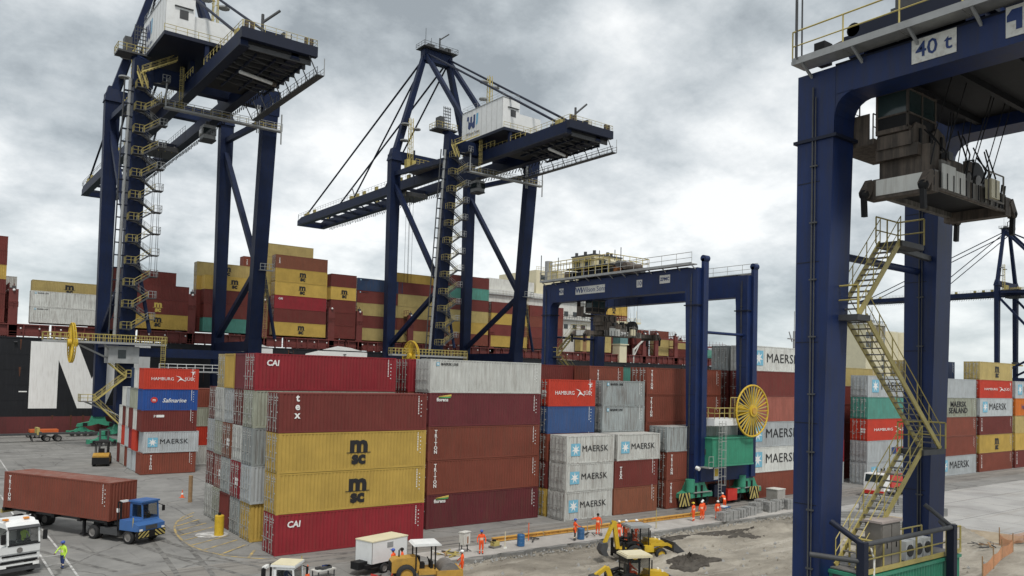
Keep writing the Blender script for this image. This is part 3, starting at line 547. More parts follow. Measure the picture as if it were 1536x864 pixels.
def quay_crane(Xc, label, hdx=0, rope_y=122, hdz=0):
    r = thing('quay_crane', label, 'quay crane', (Xc, 100, 0), 0, 'ship-to-shore quay cranes')
    B = 'crane_navy'; Yl, Yw = -10, 11; lt = lambda z: Yl-.097*(z-18.5) if z > 18.5 else Yl
    def part(n, b, **k): return b.obj(n, r, **k)
    for sx in (-1, 1):
        x = 10.7*sx
        b = MB(); b.beam((x, Yw, 3.6), (x, Yw, 64.5), 1.7, 1.9, B, (1, 0, 0), 2.0, 2.6); b.beam((x, Yw, 63), (x, Yw, 66), 2.6, 2.9, B, (1, 0, 0), 1.4, 1.6); part('leg', b)
        b = MB(); b.beam((x, Yl, 3.6), (x, Yl, 18.6), 2.2, 2.5, B, (1, 0, 0)); b.beam((x, Yl, 18.5), (x, lt(59), 59), 2.0, 2.3, B, (1, 0, 0), 2.0, 2.6); b.beam((x, lt(59), 59), (x, lt(63), 63.4), 2.2, 3.0, B, (1, 0, 0)); part('leg', b)
        b = MB(); b.beam((x, Yl+1.2, 17.4), (x, Yw-1, 17.4), 1.5, 1.8, B); part('portal_beam', b)
        b = MB(); b.beam((x-sx*.1, Yw-.9, 57), (x-sx*.1, lt(32)+1.0, 32.4), .95, .95, B); part('brace', b)
        b = MB(); b.beam((x-sx*.1, lt(31)+1.1, 31), (x-sx*.1, Yw-.8, 19.8), .9, .9, B); part('brace', b)
        b = MB(); b.beam((x, Yw-1.2, 59.8), (x, lt(58.5)+1.2, 58.6), .9, 1.0, B); part('side_tie', b)
        b = MB(); b.tube((x+.6, lt(33), 33), (x+3.2, Yl-2.2, 18.8), .32, B, 8); part('strut', b)
        for y in (Yl, Yw):
            bb = MB()
            bogie(bb, 0, 0); o = bb.obj('bogie', r, (x, y, 0))
        b = MB(); b.beam((3.2*sx, Yw, 91), (10.6*sx, Yw, 64.5), 1.1, 1.3, B, (0, 1, 0), 1.4, 1.6); part('mast_leg', b)
        b = MB(); b.beam((3.2*sx, Yw-.3, 90.6), (4.0*sx, -15.3, 61), .85, 1.0, B); part('back_leg', b)
        g_ = 3.7*sx
        b = MB(); b.box((g_-.55, -43.5, 58.7), (g_+.55, 12.5, 60.9), B); b.box((g_-.75, -43.5, 58.5), (g_+.75, 12.5, 58.72), 'blue_dark'); part('girder', b)
        b = MB(); b.prism([(12.6, 58.7), (12.6, 60.9), (82.5, 60.9), (85.5, 60.1), (85.5, 58.9)], 'x', g_-.55, g_+.55, B); b.box((g_-.75, 12.6, 58.5), (g_+.75, 85, 58.72), 'blue_dark'); part('boom_girder', b)
        for (y0, z0, y1, z1, rr) in ((10.6, 90.3, 80, 61, .24), (10.2, 90, 47, 61, .22), (11, 91, -40.5, 61.2, .24)):
            b = MB(); b.tube((3.1*sx, y0, z0), (g_, y1, z1), rr, 'blue_dark', 8)
            b.cbox((g_, y1, z1), (.7, 1.4, 1.2), 'yellow_rail'); part('stay', b)
    for y, z in ((Yw, 64), (lt(61), 61.3)):
        b = MB(); b.box((-9.8, y-.9, z-1.3), (9.8, y+.9, z+1.3), B); part('cross_girder', b)
    for y in (Yl, Yw):
        b = MB(); b.box((-9.7, y-.7, 3.7), (9.7, y+.7, 5.6), B); part('sill_beam', b)
    b = MB(); b.box((-9.6, Yl-.7, 14.8), (9.6, Yl+.7, 16.3), B); part('portal_beam', b)
    b = MB(); b.box((-4, Yw-1, 88.8), (4, Yw+.9, 91.6), B); part('apex_beam', b)
    b = MB(); deck(b, (-4.8, Yw-2.2, 91.9), (4.8, Yw+1.8, 91.9), 'dark_grey'); b.rail([(-4.8, Yw-2.2, 91.9), (4.8, Yw-2.2, 91.9), (4.8, Yw+1.8, 91.9), (-4.8, Yw+1.8, 91.9), (-4.8, Yw-2.2, 91.9)], 1.1, 'dark_grey', .05, 1.5)
    for x in (-2.6, -1.6, 1, 2.6, 3.2): b.box((x-.5, Yw-1, 91.9), (x+.4, Yw+.4, 93.0+.3*(x > 2)), 'dark_grey')
    b.tube((-3.2, Yw, 92), (-3.2, Yw, 97), .06, 'dark_grey', 5); b.tube((-1.6, Yw, 92), (-1.6, Yw, 95), .06, 'dark_grey', 5)
    b.tube((.8, Yw, 92), (.8, Yw, 95.6), .2, 'dark_grey', 6); b.tube((.8, Yw, 95.2), (3, Yw-.6, 97), .16, 'dark_grey', 6); part('apex_platform', b)
    # cross ties between the two girders, boom tip
    b = MB()
    for i in range(9): y = 20+i*7.6; b.box((-3.1, y, 59.1), (3.1, y+.5, 59.7), 'blue_dark')
    for i in range(5): y = 22+i*7.6; b.beam((-3.1, y, 59.3), (3.1, y+6.5, 59.3), .25, .25, 'blue_dark')
    b.box((-4.2, 84.3, 58.6), (4.2, 85.6, 60.2), B); b.tube((-4, 85.4, 60.2), (-4, 85.4, 62.2), .07, 'dark_grey', 5); part('boom_cross_ties', b)
    b = MB(); b.box((-3.1, -43.5, 59.0), (6.2, -27, 59.5), 'black_steel'); b.box((-3.1, -27, 58.9), (3.1, -22, 59.4), 'black_steel')
    for i in range(8): b.box((-3.1, -43.4+i*2.1, 58.3), (6.2, -43.15+i*2.1, 59.0), 'dark_grey')
    for x in (-1.6, 1.2, 5.2): b.box((x, -42, 58.1), (x+.22, -26, 58.5), 'blue_dark')
    for i in range(4): b.beam((-3, -41+i*3.8, 58.2), (5.2, -38+i*3.8, 58.2), .16, .16, 'dark_grey')
    part('back_reach_deck', b); b = MB(); b.tube((-1.5, -35, 57.9), (4.0, -33.4, 57.9), .3, 'white_paint', 8); b.tube((4.0, -33.4, 57.9), (4.6, -33.2, 57.9), .45, 'grubby_tan', 8); part('hose_drum', b)
    b = MB(); b.box((-4.4, -44.4, 59.4), (6.8, -43.5, 60.9), 'blue_dark'); b.box((-.4, -41.6, 60.9), (2.6, -39.8, 62.4), 'blue_dark'); b.box((2.6, -41.4, 60.9), (3.9, -40, 63.0), 'dark_grey'); b.box((2.9, -41.5, 62.2), (3.7, -41.4, 63.0), 'dirty_white')
    b.tube((-.6, -41.6, 61), (-.6, -41.6, 64.6), .22, 'dark_grey', 6); b.tube((-.6, -41.6, 63.4), (1.7, -42.2, 65.6), .2, 'dark_grey', 6)
    for x in (-3.6, -2.8, 5.2, 6.0): b.tube((x, -43.8, 60.9), (x, -43.8, 62.0), .32, 'grubby_tan', 8)
    b.box((-3, -41, 60.9), (-1.2, -37, 61.9), 'dark_grey'); b.box((4, -40, 60.9), (5.8, -36, 61.8), 'dark_grey')
    b.rail([(-4.2, -44.3, 60.9), (6.7, -44.3, 60.9), (6.7, -27, 60.9)], 1.0, 'yellow_rail', .04, 1.6); b.rail([(-4.3, -44.3, 60.9), (-4.3, -26, 60.9)], 1.0, 'yellow_rail', .045, 1.6); part('tail_gear', b)
    # machinery house
    b = MB(); b.box((-5.6, -25.5, 63.1), (6.4, -8.6, 63.7), 'blue_dark'); b.box((-5.2, -24.4, 63.7), (-.9, -9.4, 70.2), 'white_paint'); b.box((-.9, -22.8, 63.7), (6.0, -10.2, 68.2), 'white_paint'); b.box((-5.28, -24.48, 70.2), (-.82, -9.32, 70.36), 'grey_paint')
    for i in range(9): b.box((-5.225, -24.2+i*1.85, 63.9), (-5.2, -24.14+i*1.85, 70.1), 'galvanised')
    for y in (-25, -17, -9.2):
        for x in (-3.7, 3.7): b.box((x-.3-hdx, y-.3, 60.9-hdz), (x+.3-hdx, y+.3, 63.1), B)
    hs = part('machinery_house', b); hs.location = (hdx, 0, hdz); b = MB(); b.box((-3.2, -24.46, 66.6), (-1.9, -24.4, 68.0), 'dark_grey'); b.obj('window', hs); b = MB(); b.box((-4.0, -24.7, 68.35), (-1.2, -24.4, 68.45), 'dark_grey'); b.obj('awning', hs)
    b = MB(); b.rail([(-5.2, -24.3, 70.3), (-1, -24.3, 70.3), (-1, -9.5, 70.3), (-5.2, -9.5, 70.3), (-5.2, -24.3, 70.3)], 1.1, 'galvanised', .03, 1.8); b.rail([(-5.6, -25.4, 63.7), (6.3, -25.4, 63.7), (6.3, -9, 63.7)], 1.1, 'yellow_rail', .045, 1.6); b.obj('handrail', hs)
    SIDE = (pi/2, 0, -pi/2)
    def onside(n, pts, m): flat(n, pts, m, hs, (-5.23, -13.4, 67.6), SIDE)
    onside('logo_shape', [(-2.1, 1.5), (-1.4, 1.5), (-1.4, .4), (-.9, 0), (-.9, 1.3), (-.2, 1.3), (-.2, -.3), (.3, .2), (.3, 1.5), (1.0, 1.5), (.9, -1.3), (.2, -1.5), (-.4, -.8), (-1.0, -1.5), (-1.7, -1.1), (-1.6, .6), (-2.2, .6)], 'logo_navy')
    onside('logo_shape', [(1.3, -1.0), (1.9, -.7), (2.1, 1.6), (1.4, 1.5)], 'logo_sky')
    write('Wilson Sons', 1.0, 'logo_navy', hs, (-5.24, -13.5, 65.2), SIDE)
    # walkways, railings, yellow gear
    b = MB(); b.rail([(-4.4, 13, 60.95), (-4.4, 84, 60.95)], 1.1, 'dark_grey', .035, 1.8); b.rail([(3.2, 13, 60.95), (3.2, 84, 60.95)], 1.1, 'dark_grey', .035, 1.8)
    for y in (78, 73, 48, 44, 40, 33, 24, 20, 16): b.cbox((-3.9, y, 61.4), (.5, 1.2, .9), 'yellow_rail')
    b.tube((-3.6, 46, 61), (-4.0, 47.5, 64.2), .14, 'dark_grey', 5); b.tube((-3.7, 14, 61), (-3.7, 14, 67.5), .22, 'blue_dark', 6); part('boom_railing', b)
    b = MB(); b.rail([(-4.6, -21, 60.95), (-4.6, 12, 60.95)], 1.1, 'yellow_rail', .045, 1.5); b.rail([(-2.9, -29, 60.95), (-2.9, 12, 60.95)], 1.1, 'yellow_rail', .045, 1.5)
    deck(b, (-5.6, -5, 60.9), (-4.3, 11.5, 60.9)); b.rail([(-5.6, -5, 60.9), (-5.6, 11, 60.9)], 1.1, 'yellow_rail', .05, 1.4)
    deck(b, (-9.8, 2.5, 60.9), (-5.6, 11, 60.9)); b.rail([(-9.8, 2.5, 60.9), (-5.6, 2.5, 60.9)], 1.1, 'yellow_rail', .06, 1.2)
    for x in (-8.9, -7.5, -6.2, 7): b.cbox((x, 8, 62), (.9, 1.2, 2.1), 'yellow_rail' if x < -7 else 'dark_grey'); 
    part('girder_walkway', b)
    b = MB(); deck(b, (6.9, -44.2, 57.0), (8.0, -16, 57.0), 'dark_grey'); b.rail([(6.9, -44.2, 57), (6.9, -16, 57)], 1.1, 'dark_grey', .045, 1.5); b.rail([(8.0, -44.2, 57), (8.0, -16, 57)], 1.1, 'grey_paint', .045, 1.5)
    for i in range(9): y = -44.1+i*3.5; b.tube((5.6, y, 59.4), (6.9, y, 57), .09, 'dark_grey', 5); b.tube((8.0, y, 57), (8.0, y, 59.6 if i == 0 else 58.4), .07, 'grey_paint', 4)
    for x in (8.0, 8.4): b.tube((x, -15.6, 55), (x, -15.6, 60), .12, 'grey_paint', 5)
    part('hanging_catwalk', b)
    b = MB(); deck(b, (-7.5, lt(56)-2.6, 56.2), (12.4, lt(56)-1.5, 56.2), 'grey_paint', .3); b.rail([(-7.5, lt(56)-2.6, 56.2), (12.4, lt(56)-2.6, 56.2)], 1.1, 'galvanised', .045, 1.5)
    b.rail([(-7.5, lt(56)-1.5, 56.2), (12.4, lt(56)-1.5, 56.2)], 1.1, 'yellow_rail', .045, 1.5); ladder(b, (-5.2, lt(56)-2.9, 56.2), 6.8); b.tube((-7.4, lt(56)-2.6, 56.2), (-7.4, lt(56)-2.6, 60.6), .13, 'grey_paint', 5); b.tube((12.2, lt(56)-2.6, 53.6), (12.2, lt(56)-2.6, 59), .14, 'grey_paint', 5); part('cross_walkway', b)
    # landside stair tower on the left leg
    zs = [19.3+3.55*i for i in range(12)]
    for z in zs:
        y = lt(z)-2.2
        b = MB(); deck(b, (-11.9, y-.5, z), (-10.4, y+.9, z), 'dark_grey'); b.rail([(-10.4, y-.5, z), (-11.9, y-.5, z), (-11.9, y+.9, z)], 1.1, 'yellow_dull', .04, .8); b.beam((-11.4, y+.9, z-.1), (-10.2, lt(z)-.9, z-.1), .1, .14, 'worn_steel'); part('stair_landing', b)
        b = MB(); deck(b, (-8.1, y-.5, z+1.75), (-6.9, y+.9, z+1.75), 'dark_grey'); b.rail([(-8.1, y-.5, z+1.75), (-6.9, y-.5, z+1.75), (-6.9, y+.9, z+1.75)], 1.1, 'grey_paint', .04, .8); b.beam((-7.6, y+.9, z+1.65), (-9.8, lt(z)-.9, z+1.65), .1, .14, 'worn_steel'); part('stair_landing', b)
    for z in zs[:-1]:
        y = lt(z)-2.2
        b = MB(); flight(b, (-10.5, y-.1, z), (-8.1, y-.1, z+1.75), .7, 'yellow_dull', sm='dark_grey'); part('stair_flight', b); b = MB(); flight(b, (-8.0, y+.5, z+1.75), (-10.5, y+.5, z+3.5), .7, 'grey_paint', sm='dark_grey'); part('stair_flight', b)
    b = MB(); b.tube((-12.5, lt(20)-.3, 18), (-12.5, lt(60)-.3, 60), .28, 'grey_paint', 8); b.tube((-13.3, lt(20), 18), (-13.3, lt(60), 60), .12, 'dark_grey', 6)
    for i in range(20): z = 19+i*2.05; b.box((-13.3, lt(z)-.6, z), (-11.5, lt(z), z+.14), 'blue_dark')
    part('lift_mast', b)
    b = MB(); flight(b, (-11.2, lt(60)-1.6, 61), (-6.2, lt(62)-3, 63.7), .8); flight(b, (-10.6, lt(58)-2.4, 58.4), (-11.4, lt(60)-1.6, 61), .8, side=(1, 0, 0)); deck(b, (-14.5, -14.2, 64.6), (-9.5, -11, 64.6), 'dark_grey', .3); b.rail([(-14.5, -14.2, 64.6), (-9.5, -14.2, 64.6), (-9.5, -11, 64.6), (-14.5, -11, 64.6), (-14.5, -14.2, 64.6)], 1.1, 'yellow_rail', .05, 1.2)
    b.box((-13.4, -13.4, 64.6), (-12.3, -11.6, 67.2), 'dark_grey')
    for i in range(5): b.tube((-11.7+i*.42, -12, 64.6), (-11.7+i*.42, -12, 70), .07, 'dark_grey', 5)
    for i in range(8): b.box((-11.8, -12.05, 65+i*.65), (-9.9, -11.95, 65.15+i*.65), 'dark_grey')
    b.beam((-10.7, lt(63), 63), (-11.5, -12.6, 64.5), 1.4, 1.4, B); part('electrical_platform', b)
    # floodlight masts
    for (x, y, z0, z1) in ((-7.4, 9.4, 60.9, 73.5), (1.8, -9.5, 70.3, 80.5)):
        b = MB()
        for dx in (-.5, .5):
            for dy in (-.5, .5): b.tube((x+dx, y+dy, z0), (x+dx*.7, y+dy*.7, z1), .09, 'yellow_rail', 5)
        n = int((z1-z0)/1.2)
        for i in range(n):
            z = z0+i*1.2; b.beam((x-.5, y-.5, z), (x+.5, y-.5, z+1.2), .07, .07, 'yellow_rail'); b.beam((x-.5, y+.5, z+1.2), (x-.5, y-.5, z), .07, .07, 'yellow_rail')
        for k, (dx, dz) in enumerate(((-1.6, -1.6), (1.5, -2.2), (-1.7, -5.5))): b.tube((x+dx, y, z1+dz-.25), (x+dx, y, z1+dz), 1.0, 'grey_paint', 10); b.beam((x, y, z1+dz), (x+dx, y, z1+dz), .1, .1, 'yellow_rail')
        part('floodlight_mast', b)
    # festoon cable loops under the right girder
    b = MB(); rn = random.Random(4)
    for i in range(96):
        y = -28+i*1.14; d = .55+.35*rn.random(); b.add([(4.55, y, 58.5), (4.55, y+.5, 58.5-d), (4.55, y+.62, 58.5-d), (4.55, y+.16, 58.5), (4.7, y, 58.5), (4.7, y+.5, 58.5-d), (4.7, y+.62, 58.5-d), (4.7, y+.16, 58.5)], [(0, 1, 2, 3), (7, 6, 5, 4), (0, 4, 5, 1), (2, 6, 7, 3), (1, 5, 6, 2)], 'black_steel')
    struct(part('festoon_loops', b), 'stuff')
    # trolley, cab, ropes, head block
    ty = rope_y-100
    b = MB(); b.box((-3.2, ty-3.5, 57.4), (3.2, ty+3.5, 58.4), 'dark_grey'); b.rail([(-3.2, ty-3.4, 57.2), (3.2, ty-3.4, 57.2)], 1, 'yellow_rail', .05, 1.4)
    for x in (-2.6, 2.6):
        for y in (-2.6, 2.6): b.wheel((x, ty+y, 58.4), .35, .3, 'x', 'worn_steel', 'worn_steel', 10)
    part('trolley', b)
    b = MB(); b.box((1.7, -5.5, 55.1), (3.9, -3, 57.7), 'grey_paint'); b.box((1.62, -5.58, 55.9), (3.98, -2.9, 57.1), 'glass_dark'); b.box((1.6, -5.6, 54.9), (4, -2.9, 55.15), 'dark_grey'); b.box((2.4, -4.5, 57.7), (3.2, -3.9, 58.6), 'dark_grey'); part('operator_cab', b)
    b = MB()
    for x in (-.55, .55):
        for y in (-.8, .8): b.tube((x, ty+y, 57.5), (x, ty+y, 26), .045, 'black_steel', 4, caps=False)
    part('hoist_rope', b)
    b = MB(); b.box((-6, ty-1.2, 24.2), (6, ty+1.2, 24.8), 'yellow_paint'); b.box((-1.6, ty-1.1, 24.8), (1.6, ty+1.1, 26), 'dark_grey'); part('spreader', b)
    # lower walkway along the landside, reel, ground stairs
    y = Yl-2.6
    b = MB(); deck(b, (-23, y-.9, 17.0), (-5, y+.7, 17.0), 'grey_paint', .35); b.rail([(-23, y+.7, 17), (-23, y-.9, 17), (-5, y-.9, 17), (-5, y+.7, 17), (-23, y+.7, 17)], 1.15, 'yellow_rail', .055, .8)
    for x in (-19, -14.5): b.beam((x, y, 16.9), (-11.6, Yl-.9, 13.5), .2, .25, 'grey_paint')
    ladder(b, (-5.6, y-1.1, 12.4), 5.4, .7, 'yellow_rail'); deck(b, (-6, y-.6, 12.6), (7, y+.6, 12.6), 'grey_paint', .25); b.rail([(-6, y-.6, 12.6), (7, y-.6, 12.6)], 1.1, 'white_paint', .045, 1.5); part('landside_walkway', b)
    b = MB(); b.box((-13.6, Yl-2.4, 13.6), (-9, Yl+1, 16.4), 'grey_paint'); b.box((-12.2, Yl-2.46, 14.4), (-11, Yl-2.38, 15.8), 'glass_dark'); part('checker_cabin', b)
    b = MB(); n = 28; cx, cz, R = -19.2, 16.6, 3.1
    for s in (-.14, .14):
        P = [(cx+s, y-1.7+R*cos(2*pi*i/n), cz+R*sin(2*pi*i/n)) for i in range(n)]
        b.path(P+[P[0]], .09, 'yellow_paint', 5)
        for i in range(0, n, 1): b.tube((cx, y-1.7, cz), P[i], .05, 'yellow_paint', 4, caps=False)
    b.tube((cx-.6, y-1.7, cz), (cx+.8, y-1.7, cz), .6, 'yellow_paint', 12); b.tube((cx, y-1.7, cz), (cx, y+.3, cz-.4), .25, 'yellow_paint', 8); part('cable_reel', b)
    b = MB(); flight(b, (-15.4, Yl-2.2, 7.4), (-10.8, Yl-2.2, 11.4), .9); flight(b, (-15.2, Yl-1.2, 7.4), (-11, Yl-1.2, 3.2), .9); deck(b, (-17.4, Yl-2.7, 7.4), (-15.2, Yl-.6, 7.4)); b.rail([(-15.3, Yl-2.7, 7.4), (-17.4, Yl-2.7, 7.4), (-17.4, Yl-.6, 7.4)], 1.1, 'yellow_rail', .055, .9)
    flight(b, (-10.8, Yl-1.6, 11.4), (-13.4, Yl-1.6, 13.6), .9); deck(b, (-10.9, Yl-2.7, 11.4), (-9.4, Yl-1, 11.4)); b.rail([(-10.9, Yl-2.7, 11.4), (-9.4, Yl-2.7, 11.4), (-9.4, Yl-1, 11.4)], 1.1, 'yellow_rail', .055, .9)
    for x in (-16.6,): b.tube((x, Yl-1.6, 7.3), (-11.4, Yl-1, 5), .14, 'grey_paint', 5)
    part('access_stairs', b)
    # service ladder and platform on the right landside leg
    b = MB(); deck(b, (10.4, Yl-3.2, 31.2), (12.9, Yl-1.2-1.2, 31.2), 'grey_paint'); b.rail([(10.4, Yl-3.2, 31.2), (12.9, Yl-3.2, 31.2), (12.9, Yl-2.4, 31.2)], 1.1, 'galvanised', .05, .8); ladder(b, (12.1, Yl-1.8, 18.8), 12.2, .6); part('service_ladder', b)
    return r
quay_crane(18.2, 'tall blue quay crane at left with white machinery house cropped by photo top', -4.6, 121, 1.3)
quay_crane(78.7, 'tall blue quay crane in photo centre with whole apex and stays visible')
quay_crane(409, 'small distant blue quay crane beyond the right photo edge stacks', rope_y=107)
# ------------------------------------------------------------------ rubber-tyred gantry
def hazard(b, o, ux, uz, w, h, n=4, m1='black_steel', m2='yellow_rail', t=.03, mirror=False):
    """striped board standing at o, ux along width, uz up"""
    o, ux, uz = V(o), V(ux), V(uz); nn = ux.cross(uz)
    P = lambda u, v, k: o+ux*(u*w)+uz*(v*h)+nn*k
    b.add([P(0, 0, 0), P(1, 0, 0), P(1, 1, 0), P(0, 1, 0), P(0, 0, t), P(1, 0, t), P(1, 1, t), P(0, 1, t)], [(0, 3, 2, 1), (4, 5, 6, 7), (0, 1, 5, 4), (1, 2, 6, 5), (2, 3, 7, 6), (3, 0, 4, 7)], m1)
    for i in range(n):
        a = -.6+i*(1.6/n)+.1; c = .8/n; q = []
        for (u0, v0) in ((a, 0), (a+c, 0), (a+c+.6, 1), (a+.6, 1)): q.append((u0, v0))
        # clip to 0..1 in u
        pts = []
        for (ua, va), (ub, vb) in zip(q, q[1:]+q[:1]):
            def ins(u): return 0 <= u <= 1
            if ins(ua): pts.append((ua, va))
            for lim in (0, 1):
                if (ua-lim)*(ub-lim) < 0: s = (lim-ua)/(ub-ua); pts.append((lim, va+(vb-va)*s))
        if len(pts) > 2:
            if mirror: pts = [(1-u, v) for u, v in pts]
            b.add([P(u, v, t+.006) for u, v in pts], [tuple(range(len(pts)))], m2)
def gantry(Xc, Y0, label, depth, near_box, trolley_y, plates, span=24.3, hb=25.5):
    r = thing('yard_gantry_crane', label, 'gantry crane', (Xc, Y0, 0), 0, 'rubber-tyred yard gantry cranes')
    B = 'blue_paint'; hx = 4.25; z0 = hb-depth
    def part(n, b, **k): return b.obj(n, r, **k)
    for sx in (-1, 1):
        x = hx*sx
        for end in (0, 1):
            y = end*span; s = 1 if end == 0 else -1        # s points inwards
            b = MB(); b.prism([(y-s*.6, 2.6), (y-s*.6, hb-.4), (y+s*1.0, hb-.4), (y+s*1.0, z0-.3), (y+s*.95, z0-1.0), (y+s*.45, 2.6)], 'x', x-.7, x+.7, B)
            if depth < 2 or end: q_ = .75; b.prism([(y+s*.98, z0+.02), (y+s*.98, z0-q_)]+[(y+s*(.98+q_*(1-cos(a_))), z0-q_*(1-sin(a_))) for a_ in (.3, .6, .9, 1.2)]+[(y+s*(.98+q_), z0+.02)], 'x', x-.69, x+.69, B)
            if end == 0: b.box((x-.05, y-.95, 2.8), (x+.72, y-.58, hb+.6), B); b.tube((x-.05, y-.77, hb+.6), (x+.72, y-.77, hb+.6), .36, B, 12)
            b.box((x-.8, y-.72*s if s > 0 else y-1.1, z0-1.6), (x+.8, y+1.1 if s > 0 else y+.72, z0-1.48), 'blue_dark'); lg = part('leg', b); b = MB()
            for k in range(6): zz = 5.5+k*3.1; b.box((x-.708, y-.55 if s > 0 else y-.4, zz), (x-.698, y+.4 if s > 0 else y+.55, zz+.04), 'blue_dark')
            b.tube((x-.76, y+s*.1, 3), (x-.76, y+s*.1, hb-1), .035, 'dark_grey', 5); b.tube((x-.76, y+s*.22, 3), (x-.76, y+s*.22, hb-1.4), .025, 'dark_grey', 5)
            for k in range(9): b.box((x-.8, y+s*.16-.14, 4+k*2.2), (x-.7, y+s*.16+.14, 4.06+k*2.2), 'dark_grey')
            struct(b.obj('cable_run', lg), 'stuff')
        b = MB(); b.box((x-.69, 1.0, z0), (x+.69, span-1.0, hb-.4), B); b.box((x-.55, .9, hb-.4), (x+.55, span-.9, hb-.25), 'blue_dark'); part('main_beam', b)
        b = MB(); out = x+sx*1.4; a_, c_ = sorted((x+sx*.5, out))
        for i in range(12): b.box((a_, -.4+i*2.1, hb-.12), (c_, -.4+i*2.1+2.06, hb), 'galvanised')
        b.box((min(out, out+sx*.05), -.4, hb-.16), (max(out, out+sx*.05), 24.7, hb+.1), 'grey_paint')
        for i in range(13): b.beam((x+sx*.6, -.3+i*2.05, hb-.6), (out, -.3+i*2.05, hb-.14), .08, .1, 'grey_paint')
        wk = part('beam_walkway', b)
        b = MB(); b.rail([(out, -.4, hb), (out, span+.4, hb)], 1.15, 'yellow_rail' if near_box < 0 else 'galvanised', .035, 2.05); b.obj('handrail', wk)
    # sill, bogies
    for end in (0, 1):
        y = end*span
        b = MB(); b.box((-hx-.72, y-.65, 2.6), (hx+.72, y+.5, 4.2), B); part('sill_beam', b)
        b = MB(); b.tube((-hx+.6, y, 18.4), (hx-.6, y, 18.4), .16, B, 8); part('tie_bar', b)
        for sx in (-1, 1):
            bb = MB(); bb.prism([(-2.3, 1.05), (-2.3, 1.5), (-1.5, 1.75), (-1.0, 2.6), (1.0, 2.6), (1.5, 1.75), (2.3, 1.5), (2.3, 1.05)], 'y', -.6, .6, 'green_paint'); bb.tube((-1.25, -.55, 1.7), (-1.25, -.55, 3.0), .5, 'green_paint', 12); bb.tube((-1.25, -.55, 1.1), (-1.25, -.55, 1.7), .38, 'green_paint', 12); bb.box((-2.2, -.75, 1.55), (2.0, -.6, 1.65), 'galvanised')
            for q in (-.5, .4): bb.box((q, -.68, 1.1), (q+.25, -.6, 2.3), 'black_steel')
            for q in (-1.45, 1.45): bb.box((q-.12, -.62, .5), (q+.12, .62, 1.1), 'black_steel')
            bg = bb.obj('bogie', r, (hx*sx, y, 0))
            for dx in (-1.45, 1.45): w = MB(); w.wheel((0, 0, 0), .78, .55, 'y', 'dark_grey'); w.obj('wheel', bg, (dx, 0, .78))
            if end == 0:
                h = MB(); hazard(h, (-.85 if sx < 0 else -.7, -.78, .35), (.85, 0, 0), (0, 0, 1), 1, 1.35, 3); hazard(h, (0 if sx < 0 else .15, -.78, .35), (.85, 0, 0), (0, 0, 1), 1, 1.35, 3, mirror=True); h.obj('hazard_board', bg, (-2.45 if sx < 0 else .5, -.1, 0))
    # power house
    yb = -1.9 if near_box > 0 else span-2.0; zo = 0 if near_box > 0 else -1.1; x0, x1 = -4.0+(.3 if near_box > 0 else -.25), 3.2
    b = MB(); corr(b, 34, x0, x1, lambda u, d, e: (u, yb+d, (4.5+zo, 7.2+zo)[e]), 'green_paint', .05); corr(b, 34, x0, x1, lambda u, d, e: (u, yb+2.3-d, (4.5+zo, 7.2+zo)[e]), 'green_paint', .05)
    b.box((x0, yb+.06, 4.45+zo), (x1, yb+2.24, 7.18+zo), 'green_paint'); b.box((x0-.08, yb-.06, 7.18+zo), (x1+.08, yb+2.36, 7.3+zo), 'green_paint'); b.box((x0-.06, yb-.05, 4.3+zo), (x1+.06, yb+2.35, 4.48+zo), 'green_paint'); b.box((x0-.05, yb+.8, 5.5), (x0-.02, yb+1.3, 6.1), 'dark_grey')
    hz = part('power_house', b)
    b = MB(); yo = 0 if near_box > 0 else span
    if near_box > 0:
        deck(b, (-hx-.2, yb-.2, 4.3), (x0-.1, yb+2.3, 4.3), 'galvanised'); b.rail([(-hx-.2, yb-.2, 4.3), (x0, yb-.2, 4.3)], 1.1, 'galvanised', .03, .7); part('power_house_step', b); b = MB(); deck(b, (-3.4, -1.9, 9.3), (.6, -.2, 9.3), 'white_paint', .75); b.rail([(-3.4, -.2, 9.3), (-3.4, -1.9, 9.3), (.6, -1.9, 9.3)], 1.1, 'yellow_rail', .045, .8)
        b.rail([(-.8, -1.9, 9.3), (.6, -1.9, 9.3)], 2.2, 'yellow_rail', .045, .8); part('reel_platform', b)
        b = MB(); n = 34; R = 2.75; cx, cy, cz = 2.35, -2.35, 10.1
        P = [(cx+R*cos(2*pi*i/n), cy, cz+R*sin(2*pi*i/n)) for i in range(n)]
        b.path(P+[P[0]], .11, 'yellow_paint', 6)
        for i in range(n): b.beam((cx+.3*cos(2*pi*i/n), cy, cz+.3*sin(2*pi*i/n)), P[i], .09, .12, 'yellow_rail' if i % 2 else 'yellow_paint', (0, 1, 0))
        b.tube((cx, cy-.2, cz), (cx, cy+1.6, cz), .62, 'yellow_paint', 14); b.tube((cx, cy-.3, cz), (cx, cy-.2, cz), .35, 'ochre_paint', 12); part('cable_reel', b)
        b = MB(); ladder(b, (-2.75, -2.2, .7), 8.4, .5, 'galvanised'); part('access_ladder', b)
        b = MB(); b.box((-1.85, -.7, 2.75), (-1.05, -.66, 4.05), 'white_paint'); b.box((-1.75, -.71, 3.1), (-1.15, -.66, 3.9), 'yellow_paint'); part('notice_board', b)
        b = MB(); b.tube((-4.95, -.9, 4.2), (-4.95, -1.3, 4.1), .2, 'lamp_lens', 10); part('floodlight', b)
        b = MB()
        for i in range(5): b.tube((-.5+i*.5, -.2, .3), (-.9+i*.6, -.1, 2.6), .05, 'dark_grey', 5)
        b.box((.4, -.8, .4), (2.0, .1, 1.6), 'red_paint'); b.box((-1.6, -.6, .9), (.3, .2, 2.2), 'blue_dark'); part('drive_gear', b)
    else:
        zt = 6.25
